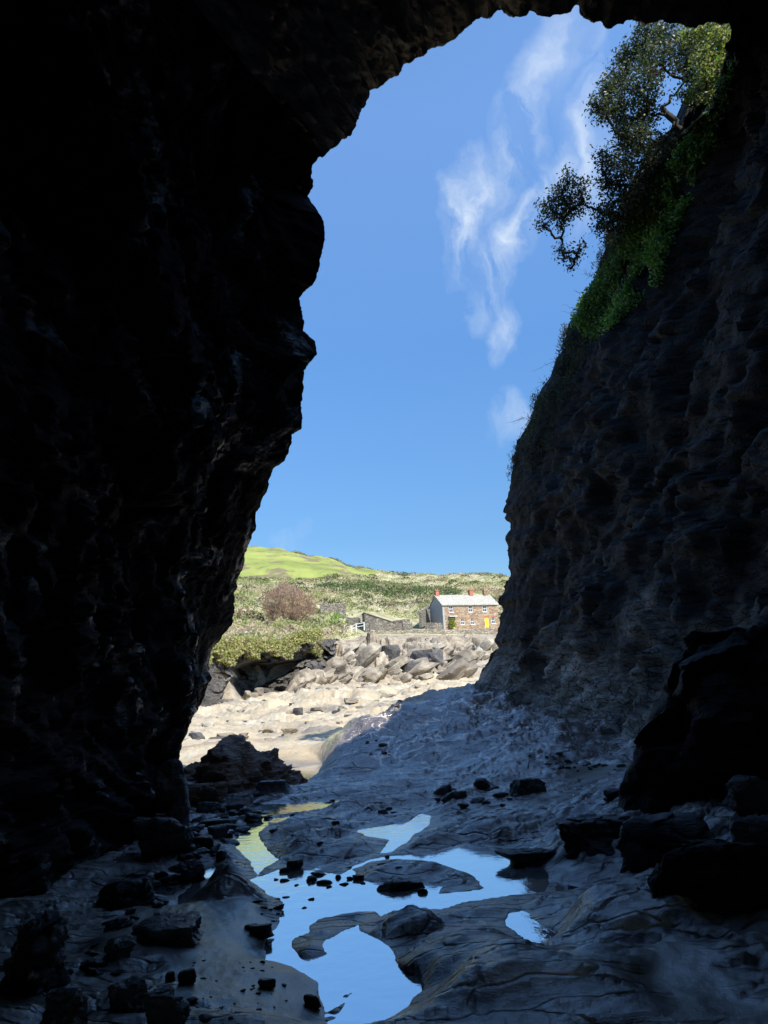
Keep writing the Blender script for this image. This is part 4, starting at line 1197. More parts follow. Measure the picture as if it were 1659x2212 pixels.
# angular boulders along the bank
PR2 = []
for k in range(8):
    V, F = rock_shape(300 + k, (1, random.uniform(.6, .9), random.uniform(.5, .9)), 4, planes=8, rough=0.02, soft=60)
    me = mesh_np('boulder', V, F, M['bankblock'], False); PR2.append(me.data); bpy.data.objects.remove(me)


PR3 = []
for me in PR2[:5]:
    m2 = me.copy(); m2.materials.clear(); m2.materials.append(M['darkblock']); PR3.append(m2)


def far_pt(px, Y):
    d = ray(np.array(float(px)), np.array(1450.0)); a = d[0] / d[1]
    x = a * Y
    z = float(ground(np.array([x]), np.array([float(Y)]))[0][0])
    return np.array([x, Y, z]), a


for k in range(290):
    px = random.uniform(640, 1085)
    _, a = far_pt(px, 100)
    fy, by = float(footY(np.array([a]))[0]), float(bankY(np.array([a]))[0])
    t = random.random() ** 1.1
    Y = fy - 4 + (by - 14 - fy) * t
    p, _ = far_pt(px, Y)
    s = random.choice([1.1, 1.4, 1.8, 2.2, 2.8]) * (1.1 if t < .5 else .8)
    o = bpy.data.objects.new('boulder', random.choice(PR2)); COL.objects.link(o)
    o.location = (p[0], p[1], p[2] - 0.1 * s); o.scale = (s * random.uniform(1.2, 2.0), s, s * random.uniform(.5, .9))
    o.rotation_euler = (random.uniform(-.3, .3), -0.55 + random.uniform(-.3, .3), random.uniform(-.5, .5) + (math.pi if random.random() < .0 else 0))
    tag(o, 'pale angular boulder in the jumbled rock bank below the cottage', 'boulder', 'boulders of the rock bank')
for (px, Y, sx, sz, lb) in [(842, 103, 3.4, 3.0, 'large dark-faced boulder at the foot of the rock bank, left one of the pair'), (930, 106, 5.4, 2.6, 'widest dark-topped boulder in the rock bank below the cottage'), (892, 101, 3.0, 2.2, 'pale pointed boulder in front of the widest dark boulder')]:
    p, _ = far_pt(px, Y)
    V, F = rock_shape(int(px), (sx, sx * .6, sz), 4, planes=6, rough=0.03, soft=30)
    o = mesh_np('boulder', V, F, M['darkblock'] if 'dark' in lb else M['bankblock'], False)
    o.location = (p[0], p[1], p[2] - .5); o.rotation_euler = (0, 0, random.uniform(-.4, .4)); tag(o, lb, 'boulder')
for k in range(170):
    px = random.uniform(400, 960); Y = random.choice([random.uniform(22, 40), random.uniform(35, 80)])
    p, a = far_pt(px, Y)
    if Y > footY(np.array([a]))[0] - 3 or Y < crestY(np.array([a]))[0] + 2: continue
    s = random.choice([.15, .2, .3, .4, .6]) * (0.6 + Y / 60)
    o = bpy.data.objects.new('rock', random.choice(PR2 + PR3)); COL.objects.link(o)
    o.location = (p[0], p[1], p[2] - 0.2 * s); o.scale = (s * 1.4, s, s * .6); o.rotation_euler = (0, 0, random.uniform(0, 6.28))
    tag(o, 'small loose rock lying on the sunlit beach', 'rock', 'loose rocks on the sunlit beach')
for k, (px, py, Y) in enumerate([(492, 1517, 70), (507, 1513, 71), (532, 1500, 76), (545, 1498, 77), (557, 1492, 79)]):
    p = PY(np.array(float(px)), np.array(float(py)), np.array(float(Y)))
    o = bpy.data.objects.new('boulder', PR2[k]); COL.objects.link(o)
    o.location = (p[0], p[1], p[2] - .5); o.scale = (1.3, 1.1, 1.0); o.rotation_euler = (0, 0, k)
    tag(o, 'pale rounded boulder in the row across the mouth of the distant sea cave', 'boulder', 'boulders at the distant sea cave')

# ------------------------------------------------------------------ hillside scrub
def hill_pts(n, pxr, Yr, bias=0.5):
    d0, d1 = ray(np.array(float(pxr[0])), np.array(1300.)), ray(np.array(float(pxr[1])), np.array(1300.))
    a = rng.uniform(d0[0] / d0[1], d1[0] / d1[1], n)
    Y = Yr[0] + (Yr[1] - Yr[0]) * rng.uniform(0, 1, n) ** bias
    x = a * Y
    z = ground(x, Y)[0]
    return np.stack([x, Y, z], 1), a


def clumps(name, P, R_c, per, size, cols, label, cat='bush', kind=None, group=None, flat=0.75, mat='scrub', aspect=0.6):
    n = len(P)
    R_c = np.broadcast_to(R_c, (n,))
    idx = np.repeat(np.arange(n), per)
    d = rng.normal(size=(n * per, 3)); d /= np.linalg.norm(d, axis=1)[:, None]; d[:, 2] = np.abs(d[:, 2]) * flat
    C = P[idx] + d * (R_c[idx] * rng.uniform(0.75, 1.05, n * per))[:, None]
    cc = cols[idx] * rng.uniform(0.88, 1.12, n * per)[:, None]
    V, F, T = leaves(C, size, cc, aspect=aspect)
    o = mesh_np(name, V, F, M[mat], False, {'tint': T})
    return tag(o, label, cat, group, kind)


PAL = 1.85 * np.array([[0.28, 0.235, 0.14], [0.31, 0.255, 0.175], [0.19, 0.2, 0.08], [0.27, 0.28, 0.12], [0.12, 0.13, 0.06], [0.35, 0.305, 0.22]])


def palcol(P, bias=0):
    t = fbm(P * 0.045, 3, 91) * 1.2 + fbm(P * 0.3, 2, 92) * 0.5 + rng.normal(size=len(P)) * 0.25
    k = np.clip(((t + 1.1) / 2.2 * len(PAL)), 0, len(PAL) - 1).astype(int)
    return PAL[k]


P, a = hill_pts(19000, (240, 1150), (78, 330), 1.1)
by = bankY(a)
edge = np.interp(a, [-.3, -.18, -.08, -.015, 0.01], [236, 238, 250, 290, 420])
terr = (a > -0.07) & (P[:, 1] > 134) & (P[:, 1] < 164)
keep = (P[:, 1] > by + 1.5) & (P[:, 1] < edge) & ~terr
P, a = P[keep], a[keep]
clumps('scrub', P, rng.uniform(0.35, 1.0, len(P)) * (0.6 + P[:, 1] / 260), 12, 0.42, palcol(P), 'dense olive and straw coloured scrub covering the hillside', 'scrub', 'stuff')
P, a = hill_pts(800, (240, 1150), (95, 330), 1.0)
edge = np.interp(a, [-.3, -.18, -.08, -.015, 0.01], [236, 238, 250, 290, 420])
keep = (P[:, 1] > bankY(a) + 4) & (P[:, 1] < edge) & ~((a > -0.07) & (P[:, 1] > 130) & (P[:, 1] < 168))
P = P[keep]
BP = np.array([[0.36, 0.29, 0.2], [0.3, 0.22, 0.16], [0.1, 0.12, 0.045], [0.3, 0.33, 0.12], [0.42, 0.38, 0.27]])
clumps('bushes', P, rng.uniform(1.2, 2.6, len(P)), 70, 0.55, BP[np.clip((fbm(P * .03, 2, 93) * 2.2 + 2.4 + rng.normal(size=len(P)) * .8), 0, 4).astype(int)], 'larger rounded bushes dotted through the hillside scrub', 'scrub', 'stuff', flat=.6)
# dark skyline bushes along the field edge and hedge bands
hb = []
for k in range(420):
    t = random.random(); px = 640 + 470 * t
    hb.append((px, np.interp(px, [640, 800, 880, 980, 1110], [398, 376, 338, 318, 300]) + random.uniform(-6, 3)))
P = np.array([far_pt(px, Y)[0] for px, Y in hb])
clumps('hedgerow', P, rng.uniform(1.0, 2.4, len(P)), 22, 0.7, np.array([[0.26, 0.23, 0.12], [0.3, 0.27, 0.15], [0.34, 0.27, 0.12]])[rng.integers(0, 3, len(P))], 'brown and green scrub hedge running along the skyline', 'hedge')
hb = [(random.uniform(505, 900), random.uniform(233, 246)) for _ in range(260)]
P = np.array([far_pt(px, Y)[0] for px, Y in hb])
clumps('hedgerow', P, rng.uniform(0.8, 1.8, len(P)), 22, 0.6, np.array([[0.2, 0.23, 0.1], [0.28, 0.29, 0.14]])[rng.integers(0, 2, len(P))], 'grey-green hedge along the lower edge of the bright field', 'hedge')
hb = [(random.uniform(690, 1000), random.uniform(198, 212)) for _ in range(260)]
P = np.array([far_pt(px, Y)[0] for px, Y in hb])
clumps('hedgerow', P, rng.uniform(1.0, 2.6, len(P)), 26, 0.55, np.array([[0.13, 0.18, 0.07], [0.2, 0.26, 0.09], [0.1, 0.13, 0.06]])[rng.integers(0, 3, len(P))], 'dark green hedge crossing the slope above the ruined walls', 'hedge')
# vegetation spilling over the cliff above the sea cave
pp = rng.uniform(0, 1, (2600, 2))
px = 440 + 250 * pp[:, 0]; py = np.interp(px, [440, 520, 600, 640, 700], [1408, 1404, 1412, 1392, 1386]) + 26 * pp[:, 1] ** 1.6 * (0.4 + fbm(np.stack([px / 22, px * 0, px * 0], 1), 2, 5).clip(-.4, 1)) - 24 * (1 - pp[:, 1]) - 6
P = PY(px, py, np.interp(px, [425, 480, 560, 640, 725], [68, 76, 83, 91, 100]) - 0.2)
P[:, 2] -= 0.3
clumps('cliff_plants', P, rng.uniform(0.3, 0.7, len(P)), 12, 0.3, np.array([[0.42, 0.44, 0.14], [0.52, 0.5, 0.2], [0.28, 0.32, 0.1], [0.5, 0.42, 0.28]])[rng.integers(0, 4, len(P))], 'yellow-green plants spilling over the cliff above the distant sea cave', 'plants', 'stuff')
# bright shrub by the railing
p, _ = far_pt(736, 134)
P = p + rng.normal(size=(26, 3)) * np.array([1.0, .8, .6]) + np.array([0, 0, 1.3])
clumps('shrub', P, 0.6, 30, 0.28, np.tile([[0.2, 0.34, 0.05]], (26, 1)), 'bright fresh green shrub beside the white railing', 'shrub')

# bare reddish tree
p, _ = far_pt(622, 128)
e = empty('tree', p); tag(e, 'bare reddish-brown tree with a wide twiggy crown left of the ruined wall', 'tree')
A_c = Acc(); B_c = Acc(); C_c = Acc()
for k in range(9):
    an = random.uniform(0, 6.28); r0 = random.uniform(0.3, 2.2)
    q0 = np.array([r0 * math.cos(an), r0 * .5 * math.sin(an), -0.5]); q1 = np.array([q0[0] * 2.2 + random.gauss(0, .8), q0[1] * 1.4, random.uniform(3.5, 6.0)])
    w = wig(q0, q1, 7, 0.06); V, F = tube(w, 0.13, 0.05, 6); A_c.add(V, F)
    for _ in range(11):
        s_ = w[rng.integers(2, 7)]; d = rng.normal(size=3) * np.array([1.5, 1, .8]) + np.array([0, 0, 1.4])
        w2 = wig(s_, s_ + d, 5, 0.08); V, F = tube(w2, 0.05, 0.02, 4); A_c.add(V, F)
A_c.build('trunk', M['twig'], e)
n = 9500
d = rng.normal(size=(n, 3)); d /= np.linalg.norm(d, axis=1)[:, None]
C = d * (rng.uniform(0.3, 1.0, n) ** 0.5)[:, None] * np.array([5.0, 3.0, 3.2]) + np.array([0.2, 0, 3.0])
C[:, 2] += 1.2 * np.exp(-(C[:, 0] + 0.3) ** 2 / 3) - 0.9 * sstep(2, 5, np.abs(C[:, 0]))
C += 0.6 * np.stack([fbm(C * .5, 2, 1), fbm(C * .5, 2, 2), fbm(C * .5, 2, 3)], 1)
tc = np.array([[0.42, 0.26, 0.19], [0.55, 0.37, 0.28], [0.26, 0.18, 0.13]])[rng.integers(0, 3, n)]
V, F, T = leaves(C, 0.6, tc, aspect=0.08, droop=-1.0)
mesh_np('crown', V, F, M['scrub'], False, {'tint': T}, e)

# ================================================================== buildings
def masonry(name, c1, c2, c3, mortar, sc=1.0):
    m, nt, b = newmat(name)
    v = wcoord(nt, (1, 1, 1), (0, 0, 0), True)
    vo = nt.nodes.new('ShaderNodeTexVoronoi'); vo.inputs['Scale'].default_value = 1.0
    mp = wcoord(nt, (2.2 * sc, 2.2 * sc, 4.6 * sc), (0, 0, 0), True)
    nt.links.new(mp, vo.inputs['Vector'])
    ve = nt.nodes.new('ShaderNodeTexVoronoi'); ve.feature = 'DISTANCE_TO_EDGE'; ve.inputs['Scale'].default_value = 1.0
    nt.links.new(mp, ve.inputs['Vector'])
    sp = nt.nodes.new('ShaderNodeSeparateColor'); nt.links.new(vo.outputs['Color'], sp.inputs[0])
    c = ramp(nt, sp.outputs[0], [(0.1, c1), (0.5, c2), (0.9, c3)])
    c = mix(nt, ramp(nt, noise(nt, v, 1.0, 5, 0.6), [(0.4, 0.0), (0.7, 0.5)]), c, c1)
    c = mix(nt, ramp(nt, ve.outputs['Distance'], [(0.02, 1.0), (0.09, 0.0)]), c, mortar)
    nt.links.new(c, b.inputs['Base Color']); b.inputs['Roughness'].default_value = 0.92
    bump(nt, b, ramp(nt, ve.outputs['Distance'], [(0.0, 0.0), (0.15, 1.0)]), 0.7, 0.06)
    return m


M['house'] = masonry('cottage_stone', (0.24, 0.13, 0.075), (0.42, 0.27, 0.16), (0.52, 0.42, 0.3), (0.3, 0.24, 0.18))
M['wallstone'] = masonry('field_stone', (0.13, 0.115, 0.095), (0.25, 0.22, 0.18), (0.38, 0.34, 0.27), (0.1, 0.085, 0.07), 1.1)
M['seawall'] = masonry('sea_wall_stone', (0.2, 0.17, 0.13), (0.36, 0.31, 0.24), (0.48, 0.42, 0.33), (0.16, 0.13, 0.1), 0.9)


def plain(name, col, rough=0.8, var=0.25, sc=3.0):
    m, nt, b = newmat(name)
    v = wcoord(nt, (1, 1, 1), (0, 0, 0), True)
    c = ramp(nt, noise(nt, v, sc, 6, 0.65), [(0.3, tuple(x * (1 - var) for x in col)), (0.7, tuple(min(1, x * (1 + var)) for x in col))])
    nt.links.new(c, b.inputs['Base Color']); b.inputs['Roughness'].default_value = rough
    return m


M['render'] = plain('grey_render', (0.36, 0.36, 0.35), 0.9)
M['roof'] = plain('pale_slate_roof', (0.43, 0.41, 0.36), 0.85, 0.25, 2.5)
nt = M['roof'].node_tree; b = nt.nodes['Principled BSDF']; _l = b.inputs['Base Color'].links[0].from_socket
_bt = nt.nodes.new('ShaderNodeTexBrick'); _bt.inputs['Scale'].default_value = 1.0; _bt.inputs['Brick Width'].default_value = 0.55; _bt.inputs['Row Height'].default_value = 0.42
_bt.inputs['Mortar Size'].default_value = 0.035; _bt.inputs['Color1'].default_value = (1, 1, 1, 1); _bt.inputs['Color2'].default_value = (.8, .8, .78, 1); _bt.inputs['Mortar'].default_value = (.55, .55, .52, 1)
nt.links.new(wcoord(nt, (1, 1.3, 1), (0, 0, 0), True), _bt.inputs['Vector'])
nt.links.new(mix(nt, 1.0, _l, _bt.outputs['Color'], 'MULTIPLY'), b.inputs['Base Color'])
M['brick'] = plain('red_brick', (0.42, 0.16, 0.1), 0.9)
M['white'] = plain('white_paint', (0.8, 0.8, 0.78), 0.5, 0.05)
M['yellow'] = plain('yellow_door_paint', (0.85, 0.6, 0.03), 0.5, 0.06)
M['glass'] = plain('window_glass', (0.05, 0.06, 0.07), 0.08, 0.1)
M['oldwood'] = plain('weathered_wood', (0.16, 0.14, 0.12), 0.9)
M['clay'] = plain('clay_pot', (0.4, 0.2, 0.13), 0.8)


def boxes(lst):
    """lst of (x0,x1,y0,y1,z0,z1)"""
    V = []; F = []
    for (x0, x1, y0, y1, z0, z1) in lst:
        n = len(V)
        V += [(x0, y0, z0), (x1, y0, z0), (x1, y1, z0), (x0, y1, z0), (x0, y0, z1), (x1, y0, z1), (x1, y1, z1), (x0, y1, z1)]
        F += [[n, n + 3, n + 2, n + 1], [n + 4, n + 5, n + 6, n + 7], [n, n + 1, n + 5, n + 4], [n + 1, n + 2, n + 6, n + 5], [n + 2, n + 3, n + 7, n + 6], [n + 3, n, n + 4, n + 7]]
    return np.array(V, float), np.array(F)


def part(name, lst, mat, parent, label=None):
    V, F = boxes(lst)
    o = mesh_np(name, V, F, M[mat], False, None, parent)
    if label: o['label'] = label
    return o


hp = PY(np.array(959.0), np.array(1357.5), np.array(150.0))
TH = rad(22)
H = empty('cottage', hp, TH)
tag(H, 'two-storey stone cottage with a pale slate roof and yellow doors above the rock bank', 'cottage')
LEN, DEP, EV, RG = 12.7, 6.0, 4.75, 6.95
ops_up = [(.15, 3.2, 4.55, .95), (.50, 3.2, 4.55, .95), (.76, 3.2, 4.55, .95)]
ops_dn = [(.34, .65, 1.95, .85), (.52, .65, 1.95, .85), (.905, .75, 2.1, .85)]
doors = [(.155, 0, 2.0, 1.15), (.785, 0, 2.15, .95)]
# front wall as strips around the openings
opens = sorted([(u_ * LEN - w / 2, u_ * LEN + w / 2, z0, z1) for (u_, z0, z1, w) in ops_up + ops_dn + doors])
xsb = sorted({0, LEN} | {o_[0] for o_ in opens} | {o_[1] for o_ in opens})
lst = []
for x0, x1 in zip(xsb[:-1], xsb[1:]):
    inside = sorted([(o_[2], o_[3]) for o_ in opens if o_[0] <= x0 + 1e-6 and o_[1] >= x1 - 1e-6])
    z = -1.0
    for (z0, z1) in inside:
        if z0 > z: lst.append((x0, x1, 0, .45, z, z0))
        z = z1
    lst.append((x0, x1, 0, .45, z, EV))
part('front_wall', lst, 'house', H)
part('back_wall', [(0, LEN, DEP - .45, DEP, -1, EV)], 'house', H)
gv = np.array([(0, 0, -1), (0, DEP, -1), (0, DEP, EV), (0, DEP / 2, RG), (0, 0, EV)], float)
for nm, x0, x1, mt, lb in (('gable_wall', -.04, .4, 'render', 'grey rendered gable wall'), ('gable_wall', LEN - .4, LEN + .04, 'house', None)):
    V = np.concatenate([gv + np.array([x0, 0, 0]), gv + np.array([x1, 0, 0])])
    V[:, 1] = np.where(V[:, 1] < .01, -.003, V[:, 1])
    o = mesh_np(nm, V, [[0, 1, 2, 3, 4], [9, 8, 7, 6, 5], [0, 5, 6, 1], [1, 6, 7, 2], [2, 7, 8, 3], [3, 8, 9, 4], [4, 9, 5, 0]], M[mt], False, None, H)
    if lb: o['label'] = lb
sl_ = (RG - EV) / (DEP / 2)
ov = 0.25
V = []
for x in (-.25, LEN + .25):
    for t in (.02, .18):
        V += [(x, -ov, EV - sl_ * ov + t), (x, DEP / 2, RG + t), (x, DEP + ov, EV - sl_ * ov + t)]
F = [[0, 1, 4, 3], [1, 2, 5, 4], [6, 9, 10, 7], [7, 10, 11, 8], [3, 4, 10, 9], [4, 5, 11, 10], [0, 6, 7, 1], [1, 7, 8, 2], [0, 3, 9, 6], [2, 8, 11, 5]]
roof = mesh_np('roof', np.array(V, float), F, M['roof'], False, None, H)
for cxh, w, hh, mt in ((.35, .75, 1.1, 'brick'), (8.3, .85, 1.25, 'brick'), (LEN - .9, .95, 1.2, 'house')):
    c_ = part('chimney', [(cxh - w / 2, cxh + w / 2, DEP / 2 - .4, DEP / 2 + .4, RG - .5, RG + hh), (cxh - w / 2 - .06, cxh + w / 2 + .06, DEP / 2 - .46, DEP / 2 + .46, RG + hh - .2, RG + hh - .08)], mt, roof, 'pale stone chimney' if mt == 'house' else None)
for cxh, hh in ((.35, 1.1), (8.3, 1.25), (LEN - .9, 1.2)):
    for q in (-.2, .2):
        V, F = tube([(cxh + q, DEP / 2, RG + hh), (cxh + q, DEP / 2, RG + hh + .4)], .12, .1, 8)
        mesh_np('chimney_pot', V, F, M['clay'], True, None, roof)
for (u_, z0, z1, w) in ops_up + ops_dn:
    x0, x1 = u_ * LEN - w / 2, u_ * LEN + w / 2
    fr = .09
    zm = (z0 + z1) / 2
    fl = [(x0, x0 + fr, .06, .2, z0, z1), (x1 - fr, x1, .06, .2, z0, z1), (x0 + fr, x1 - fr, .06, .2, z0, z0 + fr), (x0 + fr, x1 - fr, .06, .2, z1 - fr, z1), (x0 + fr, x1 - fr, .08, .19, zm - .04, zm + .04)]
    xm = (x0 + x1) / 2
    fl += [(xm - .025, xm + .025, .09, .18, z0 + fr, zm - .04), (xm - .025, xm + .025, .09, .18, zm + .04, z1 - fr)]
    wo = part('window', fl, 'white', H)
    part('pane', [(x0 + fr * .5, x1 - fr * .5, .13, .15, z0 + fr * .5, z1 - fr * .5)], 'glass', wo)
    part('sill', [(x0 - .08, x1 + .08, -.1, .1, z0 - .1, z0 - .004)], 'white', wo)
for (u_, z0, z1, w) in ops_dn + doors:
    x0, x1 = u_ * LEN - w / 2, u_ * LEN + w / 2
    part('lintel', [(x0 - .15, x1 + .15, -.03, .1, z1 + .004, z1 + .26)], 'brick', H)
for k, (u_, z0, z1, w) in enumerate(doors):
    x0, x1 = u_ * LEN - w / 2, u_ * LEN + w / 2
    d_ = part('door', [(x0 + .06, x1 - .06, .12, .18, z0, z1 - .06), (x0 + .2, x1 - .2, .105, .12, z0 + .2, z0 + .9), (x0 + .2, x1 - .2, .105, .12, z0 + 1.1, z1 - .25)], 'yellow', H)
    part('door_frame', [(x0, x0 + .057, .08, .25, z0, z1), (x1 - .057, x1, .08, .25, z0, z1), (x0, x1, .08, .25, z1 - .055, z1)], 'white', d_)
    part('handle', [(x1 - .2, x1 - .15, .06, .104, z0 + .98, z0 + 1.05)], 'glass', d_)
part('canopy', [(doors[0][0] * LEN - .85, doors[0][0] * LEN + .85, -.7, -.035, 2.3, 2.42)], 'white', H)
# ivy over the left door
R3 = Matrix.Rotation(TH, 3, 'Z')


def hw(x, y, z):
    v_ = R3 @ Vector((x, y, z)); return hp + np.array(v_)


P = np.array([hw(doors[0][0] * LEN + random.uniform(-.75, .3), random.uniform(-.9, -.35), random.uniform(.1, 1.8)) for _ in range(40)])
clumps('climbing_shrub', P, 0.25, 18, 0.22, np.tile([[0.16, 0.28, 0.05]], (40, 1)), 'green climbing shrub in front of the left yellow door of the cottage', 'shrub')


def rubble_wall(name, label, pts, h, th, mat='wallstone', zb=-1.0, cat='wall', top=None):
    """pts list of world xy(+z base); broken-topped wall with real thickness"""
    V = []; n = 40 * (len(pts) - 1)
    pts = np.array(pts, float)
    t = np.linspace(0, len(pts) - 1, n)
    C = np.stack([np.interp(t, range(len(pts)), pts[:, k]) for k in range(3)], 1)
    hh = np.interp(t, range(len(pts)), h if isinstance(h, (list, tuple)) else [h] * len(pts))
    d = np.gradient(C, axis=0)[:, :2]; d /= np.linalg.norm(d, axis=1)[:, None]
    nn2 = np.stack([-d[:, 1], d[:, 0]], 1)
    jz = 0.12 * fbm(np.stack([t * 13, t * 0, t * 0 + len(label)], 1), 3, 9)
    secs = []
    for (o_, zf) in ((-.5, 0), (-.47, .5), (-.42, 1), (.42, 1), (.47, .5), (.5, 0)):
        q = C.copy(); jx = 0.05 * fbm(np.stack([t * 9, t * 0 + zf * 3, t * 0 + o_], 1), 2, 3)
        q[:, :2] += nn2 * (o_ * th + jx)[:, None]
        q[:, 2] = C[:, 2] + zb + (hh + jz - zb) * zf if zf else C[:, 2] + zb
        secs.append(q)
    G = np.stack(secs)
    F = grid_faces(6, n)
    F = F[:, ::-1].tolist() + [[k * n for k in range(6)], [k * n + n - 1 for k in range(5, -1, -1)]]
    o = mesh_np(name, G.reshape(-1, 3), F, M[mat], False)
    return tag(o, label, cat)


def wp(px, py, Y):
    return PY(np.array(float(px)), np.array(float(py)), np.array(float(Y)))


# sea wall below the terrace
rubble_wall('sea_wall', 'long pale stone retaining wall under the cottage terrace', [wp(800, 1372, 139), wp(900, 1371, 140), wp(1000, 1370, 141), wp(1100, 1368, 142)], [0.9, .9, .9, .9], .8, 'seawall', -2.6)
rubble_wall('garden_wall', 'low broken garden wall left of the cottage gable', [wp(918, 1356, 147), wp(938, 1355, 147), wp(955, 1355, 148)], [1.0, .9, .8], .5)
rubble_wall('ruined_wall', 'dark stone wall in shade running uphill behind the cottage gable', [wp(908, 1345, 150), wp(925, 1335, 158), wp(932, 1330, 160)], [2.2, 2.4, 2.6], .6)
# ruined walls left
rubble_wall('ruined_wall', 'tall dark roofless wall standing alone right of the bare tree', [wp(692, 1334, 150), wp(748, 1332, 151)], [2.7, 2.7], .7)
rubble_wall('ruined_wall', 'low dark wall stub between the tall ruin and the lean-to shed', [wp(748, 1348, 146), wp(778, 1352, 145)], [1.2, 1.6], .6)
# lean-to shed
sp_ = wp(789, 1364, 143)
S = empty('stone_shed', sp_, rad(8)); tag(S, 'small stone lean-to shed with a grey wooden door beside the white railing', 'shed')
V = np.array([(0, 0, -1), (5.9, 0, -1), (5.9, 0, 1.35), (0, 0, 3.5), (0, 4.5, -1), (5.9, 4.5, -1), (5.9, 4.5, 1.35), (0, 4.5, 3.5)], float)
mesh_np('walls', V, [[0, 1, 2, 3], [5, 4, 7, 6], [1, 5, 6, 2], [4, 0, 3, 7], [3, 2, 6, 7], [0, 4, 5, 1]], M['wallstone'], False, None, S)
V2 = np.array([(-.15, -.12, 3.58), (6.05, -.12, 1.33), (6.05, 4.6, 1.33), (-.15, 4.6, 3.58), (-.15, -.12, 3.7), (6.05, -.12, 1.45), (6.05, 4.6, 1.45), (-.15, 4.6, 3.7)], float)
mesh_np('roof', V2, [[0, 3, 2, 1], [4, 5, 6, 7], [0, 1, 5, 4], [1, 2, 6, 5], [2, 3, 7, 6], [3, 0, 4, 7]], M['wallstone'], False, None, S)
d_ = part('door', [(.9, 1.9, -.06, .03, 0, 1.55), (1.0, 1.06, -.085, -.063, 0.05, 1.5), (1.37, 1.43, -.085, -.063, 0.05, 1.5), (1.74, 1.8, -.085, -.063, 0.05, 1.5)], 'oldwood', S)
part('lintel', [(.75, 2.05, -.08, .1, 1.56, 1.74)], 'oldwood', d_)
# the roofless outhouse with a dark doorway
op = wp(852, 1362, 145)
O = empty('ruined_outhouse', op, rad(8)); tag(O, 'roofless stone outhouse with a black doorway right of the lean-to shed', 'ruin')
part('walls', [(0, .5, 0, 3, -1, 1.9), (1.7, 3.2, 0, .5, -1, 2.1), (3.2, 3.6, 0, 3, -1, 1.4), (.5, 3.2, 2.6, 3, -1, 2.0), (.5, 1.7, 0, .5, 1.75, 2.0)], 'wallstone', O)
part('door', [(.95, 1.6, .2, .26, 0, 1.7)], 'oldwood', O)

# white railing
fpts = [(737, 1365), (755, 1362), (773, 1359), (787, 1356)]
fe = empty('railing', wp(700, 1362, 141)); tag(fe, 'white post-and-rail railing at the cliff edge left of the lean-to shed', 'railing')
fb = np.array(fe.location)
xs_ = [(698, 1366), (722, 1366), (744, 1366), (760, 1366), (770, 1361), (787, 1358)]
W3 = [wp(a_, b_, 141) for a_, b_ in xs_]
for q in W3:
    V, F = boxes([(q[0] - fb[0] - .09, q[0] - fb[0] + .09, q[1] - fb[1] - .09, q[1] - fb[1] + .09, q[2] - fb[2] - .3, q[2] - fb[2] + 1.25)])
    mesh_np('post', V, F, M['white'], False, None, fe)
for hgt in (.55, 1.1):
    V, F = tube([q - fb + np.array([0, -.1, hgt]) for q in W3], .07, .07, 4)
    mesh_np('rail', V, F, M['white'], False, None, fe)

# ================================================================== sky
w = bpy.data.worlds.new('World'); SC.world = w
w.use_nodes = True
nt = w.node_tree
bg = nt.nodes['Background']
sky = nt.nodes.new('ShaderNodeTexSky')
sky.sky_type = 'NISHITA'; sky.sun_disc = False
sky.sun_elevation = rad(SUN_EL); sky.sun_rotation = rad(SUN_AZ)
sky.air_density = 1.0; sky.dust_density = 0.6; sky.ozone_density = 1.5
bg.inputs['Strength'].default_value = 0.14
tc = nt.nodes.new('ShaderNodeTexCoord').outputs['Generated']
e0 = ray(np.array(1060.0), np.array(450.0)); e0 /= np.linalg.norm(e0)
e1_ = np.cross(e0, [0, 0, 1.0]); e1_ /= np.linalg.norm(e1_); e2_ = np.cross(e1_, e0)


def dotn(vec):
    n = nt.nodes.new('ShaderNodeVectorMath'); n.operation = 'DOT_PRODUCT'
    nt.links.new(tc, n.inputs[0]); n.inputs[1].default_value = tuple(vec)
    return n.outputs['Value']


dz = dotn(e0)
dzc = math_(nt, 'MAXIMUM', dz, 0.05)
uu = math_(nt, 'DIVIDE', dotn(e1_), dzc); vv = math_(nt, 'DIVIDE', dotn(e2_), dzc)
cb = nt.nodes.new('ShaderNodeCombineXYZ'); nt.links.new(uu, cb.inputs[0]); nt.links.new(vv, cb.inputs[1])


def uv(px, py):
    d = ray(np.array(float(px)), np.array(float(py)))
    return d @ e1_ / (d @ e0), d @ e2_ / (d @ e0)


# wobble the coordinates so that blobs turn wispy
nz = nt.nodes.new('ShaderNodeTexNoise'); nz.inputs['Scale'].default_value = 9; nz.inputs['Detail'].default_value = 5; nz.inputs['Roughness'].default_value = .55
nt.links.new(cb.outputs[0], nz.inputs['Vector'])
vm = nt.nodes.new('ShaderNodeVectorMath'); vm.operation = 'MULTIPLY_ADD'
nt.links.new(nz.outputs['Color'], vm.inputs[0]); vm.inputs[1].default_value = (.11, .14, 0); nt.links.new(cb.outputs[0], vm.inputs[2])
tot = None
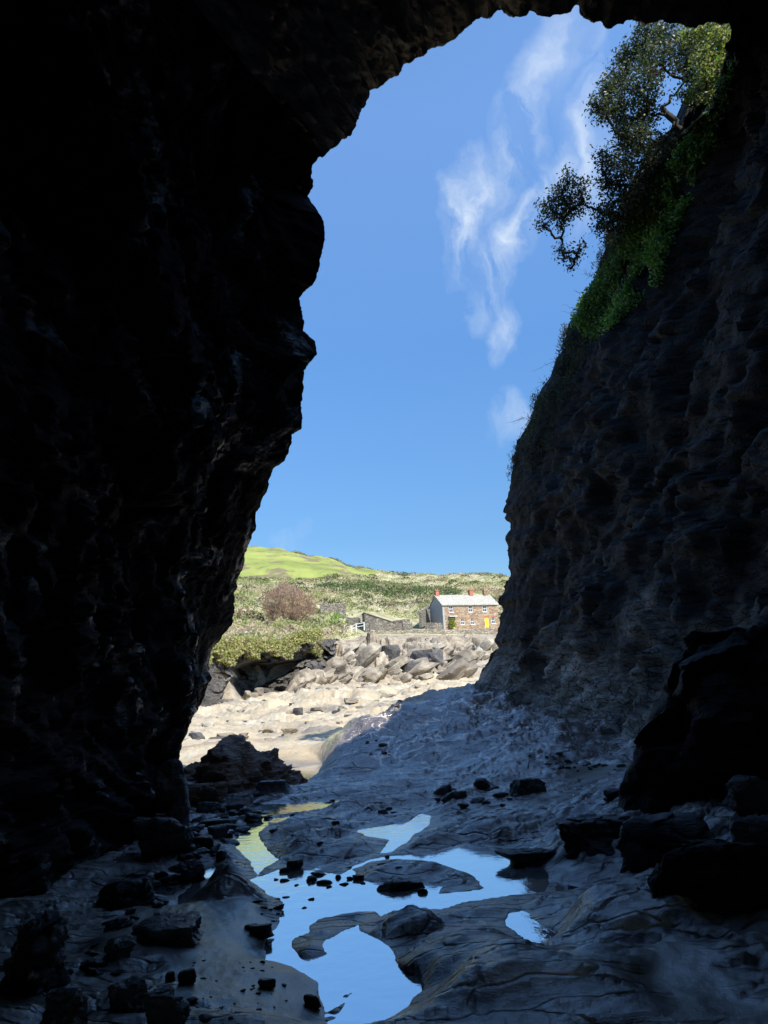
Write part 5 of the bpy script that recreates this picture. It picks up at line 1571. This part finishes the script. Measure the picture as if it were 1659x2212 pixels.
# px,py, radius across, radius along, tilt deg (lean of long axis from vertical, clockwise), strength
for (px, py, ra, rb, tl, st) in [(1100, 250, 46, 190, 24, .55), (985, 460, 50, 110, 12, .75), (1040, 590, 44, 110, 30, .5), (1120, 460, 42, 150, 32, .6), (1045, 690, 38, 60, 20, .5), (1235, 300, 34, 170, 6, .45), (1270, 360, 40, 70, 0, .45), (1060, 890, 40, 62, 35, .38), (590, 1165, 22, 60, 80, .13), (1200, 120, 40, 90, 15, .18)]:
    a0, b0 = uv(px + 28, py)
    mp = nt.nodes.new('ShaderNodeMapping'); mp.vector_type = 'TEXTURE'
    mp.inputs['Location'].default_value = (a0 + .055, b0 + .07, 0)
    mp.inputs['Rotation'].default_value = (0, 0, -rad(tl))
    mp.inputs['Scale'].default_value = (ra / FPX * 1.22, rb / FPX * 1.35, 1)
    nt.links.new(vm.outputs[0], mp.inputs['Vector'])
    ln = nt.nodes.new('ShaderNodeVectorMath'); ln.operation = 'LENGTH'
    nt.links.new(mp.outputs[0], ln.inputs[0])
    k = ramp(nt, ln.outputs['Value'], [(0.0, st), (0.5, st * .55), (1.0, 0.0)])
    tot = k if tot is None else math_(nt, 'MAXIMUM', tot, k)
mpn = nt.nodes.new('ShaderNodeMapping'); mpn.inputs['Rotation'].default_value = (0, 0, rad(22)); mpn.inputs['Scale'].default_value = (1, .45, 1)
nt.links.new(vm.outputs[0], mpn.inputs['Vector'])
fine = noise(nt, mpn.outputs[0], 16, 8, 0.6, 0.4)
cl = math_(nt, 'MULTIPLY', tot, ramp(nt, fine, [(0.38, 0.05), (0.66, 1.55)]), clamp=True)
cl = math_(nt, 'MULTIPLY', cl, math_(nt, 'GREATER_THAN', dz, 0.1))
sxyz = nt.nodes.new('ShaderNodeSeparateXYZ'); nt.links.new(tc, sxyz.inputs[0])
tone = ramp(nt, sxyz.outputs[2], [(0.08, (.19, .265, .325)), (0.19, (.19, .28, .355)), (0.43, (.27, .41, .53)), (0.66, (.475, .61, .72))])
hs = mix(nt, 1.0, sky.outputs[0], tone, 'MULTIPLY')
vm2 = nt.nodes.new('ShaderNodeVectorMath'); vm2.operation = 'SCALE'; vm2.inputs['Scale'].default_value = 2.0
nt.links.new(hs, vm2.inputs[0])
col = mix(nt, cl, vm2.outputs[0], (4.3, 4.7, 5.0))
nt.links.new(col, bg.inputs['Color'])
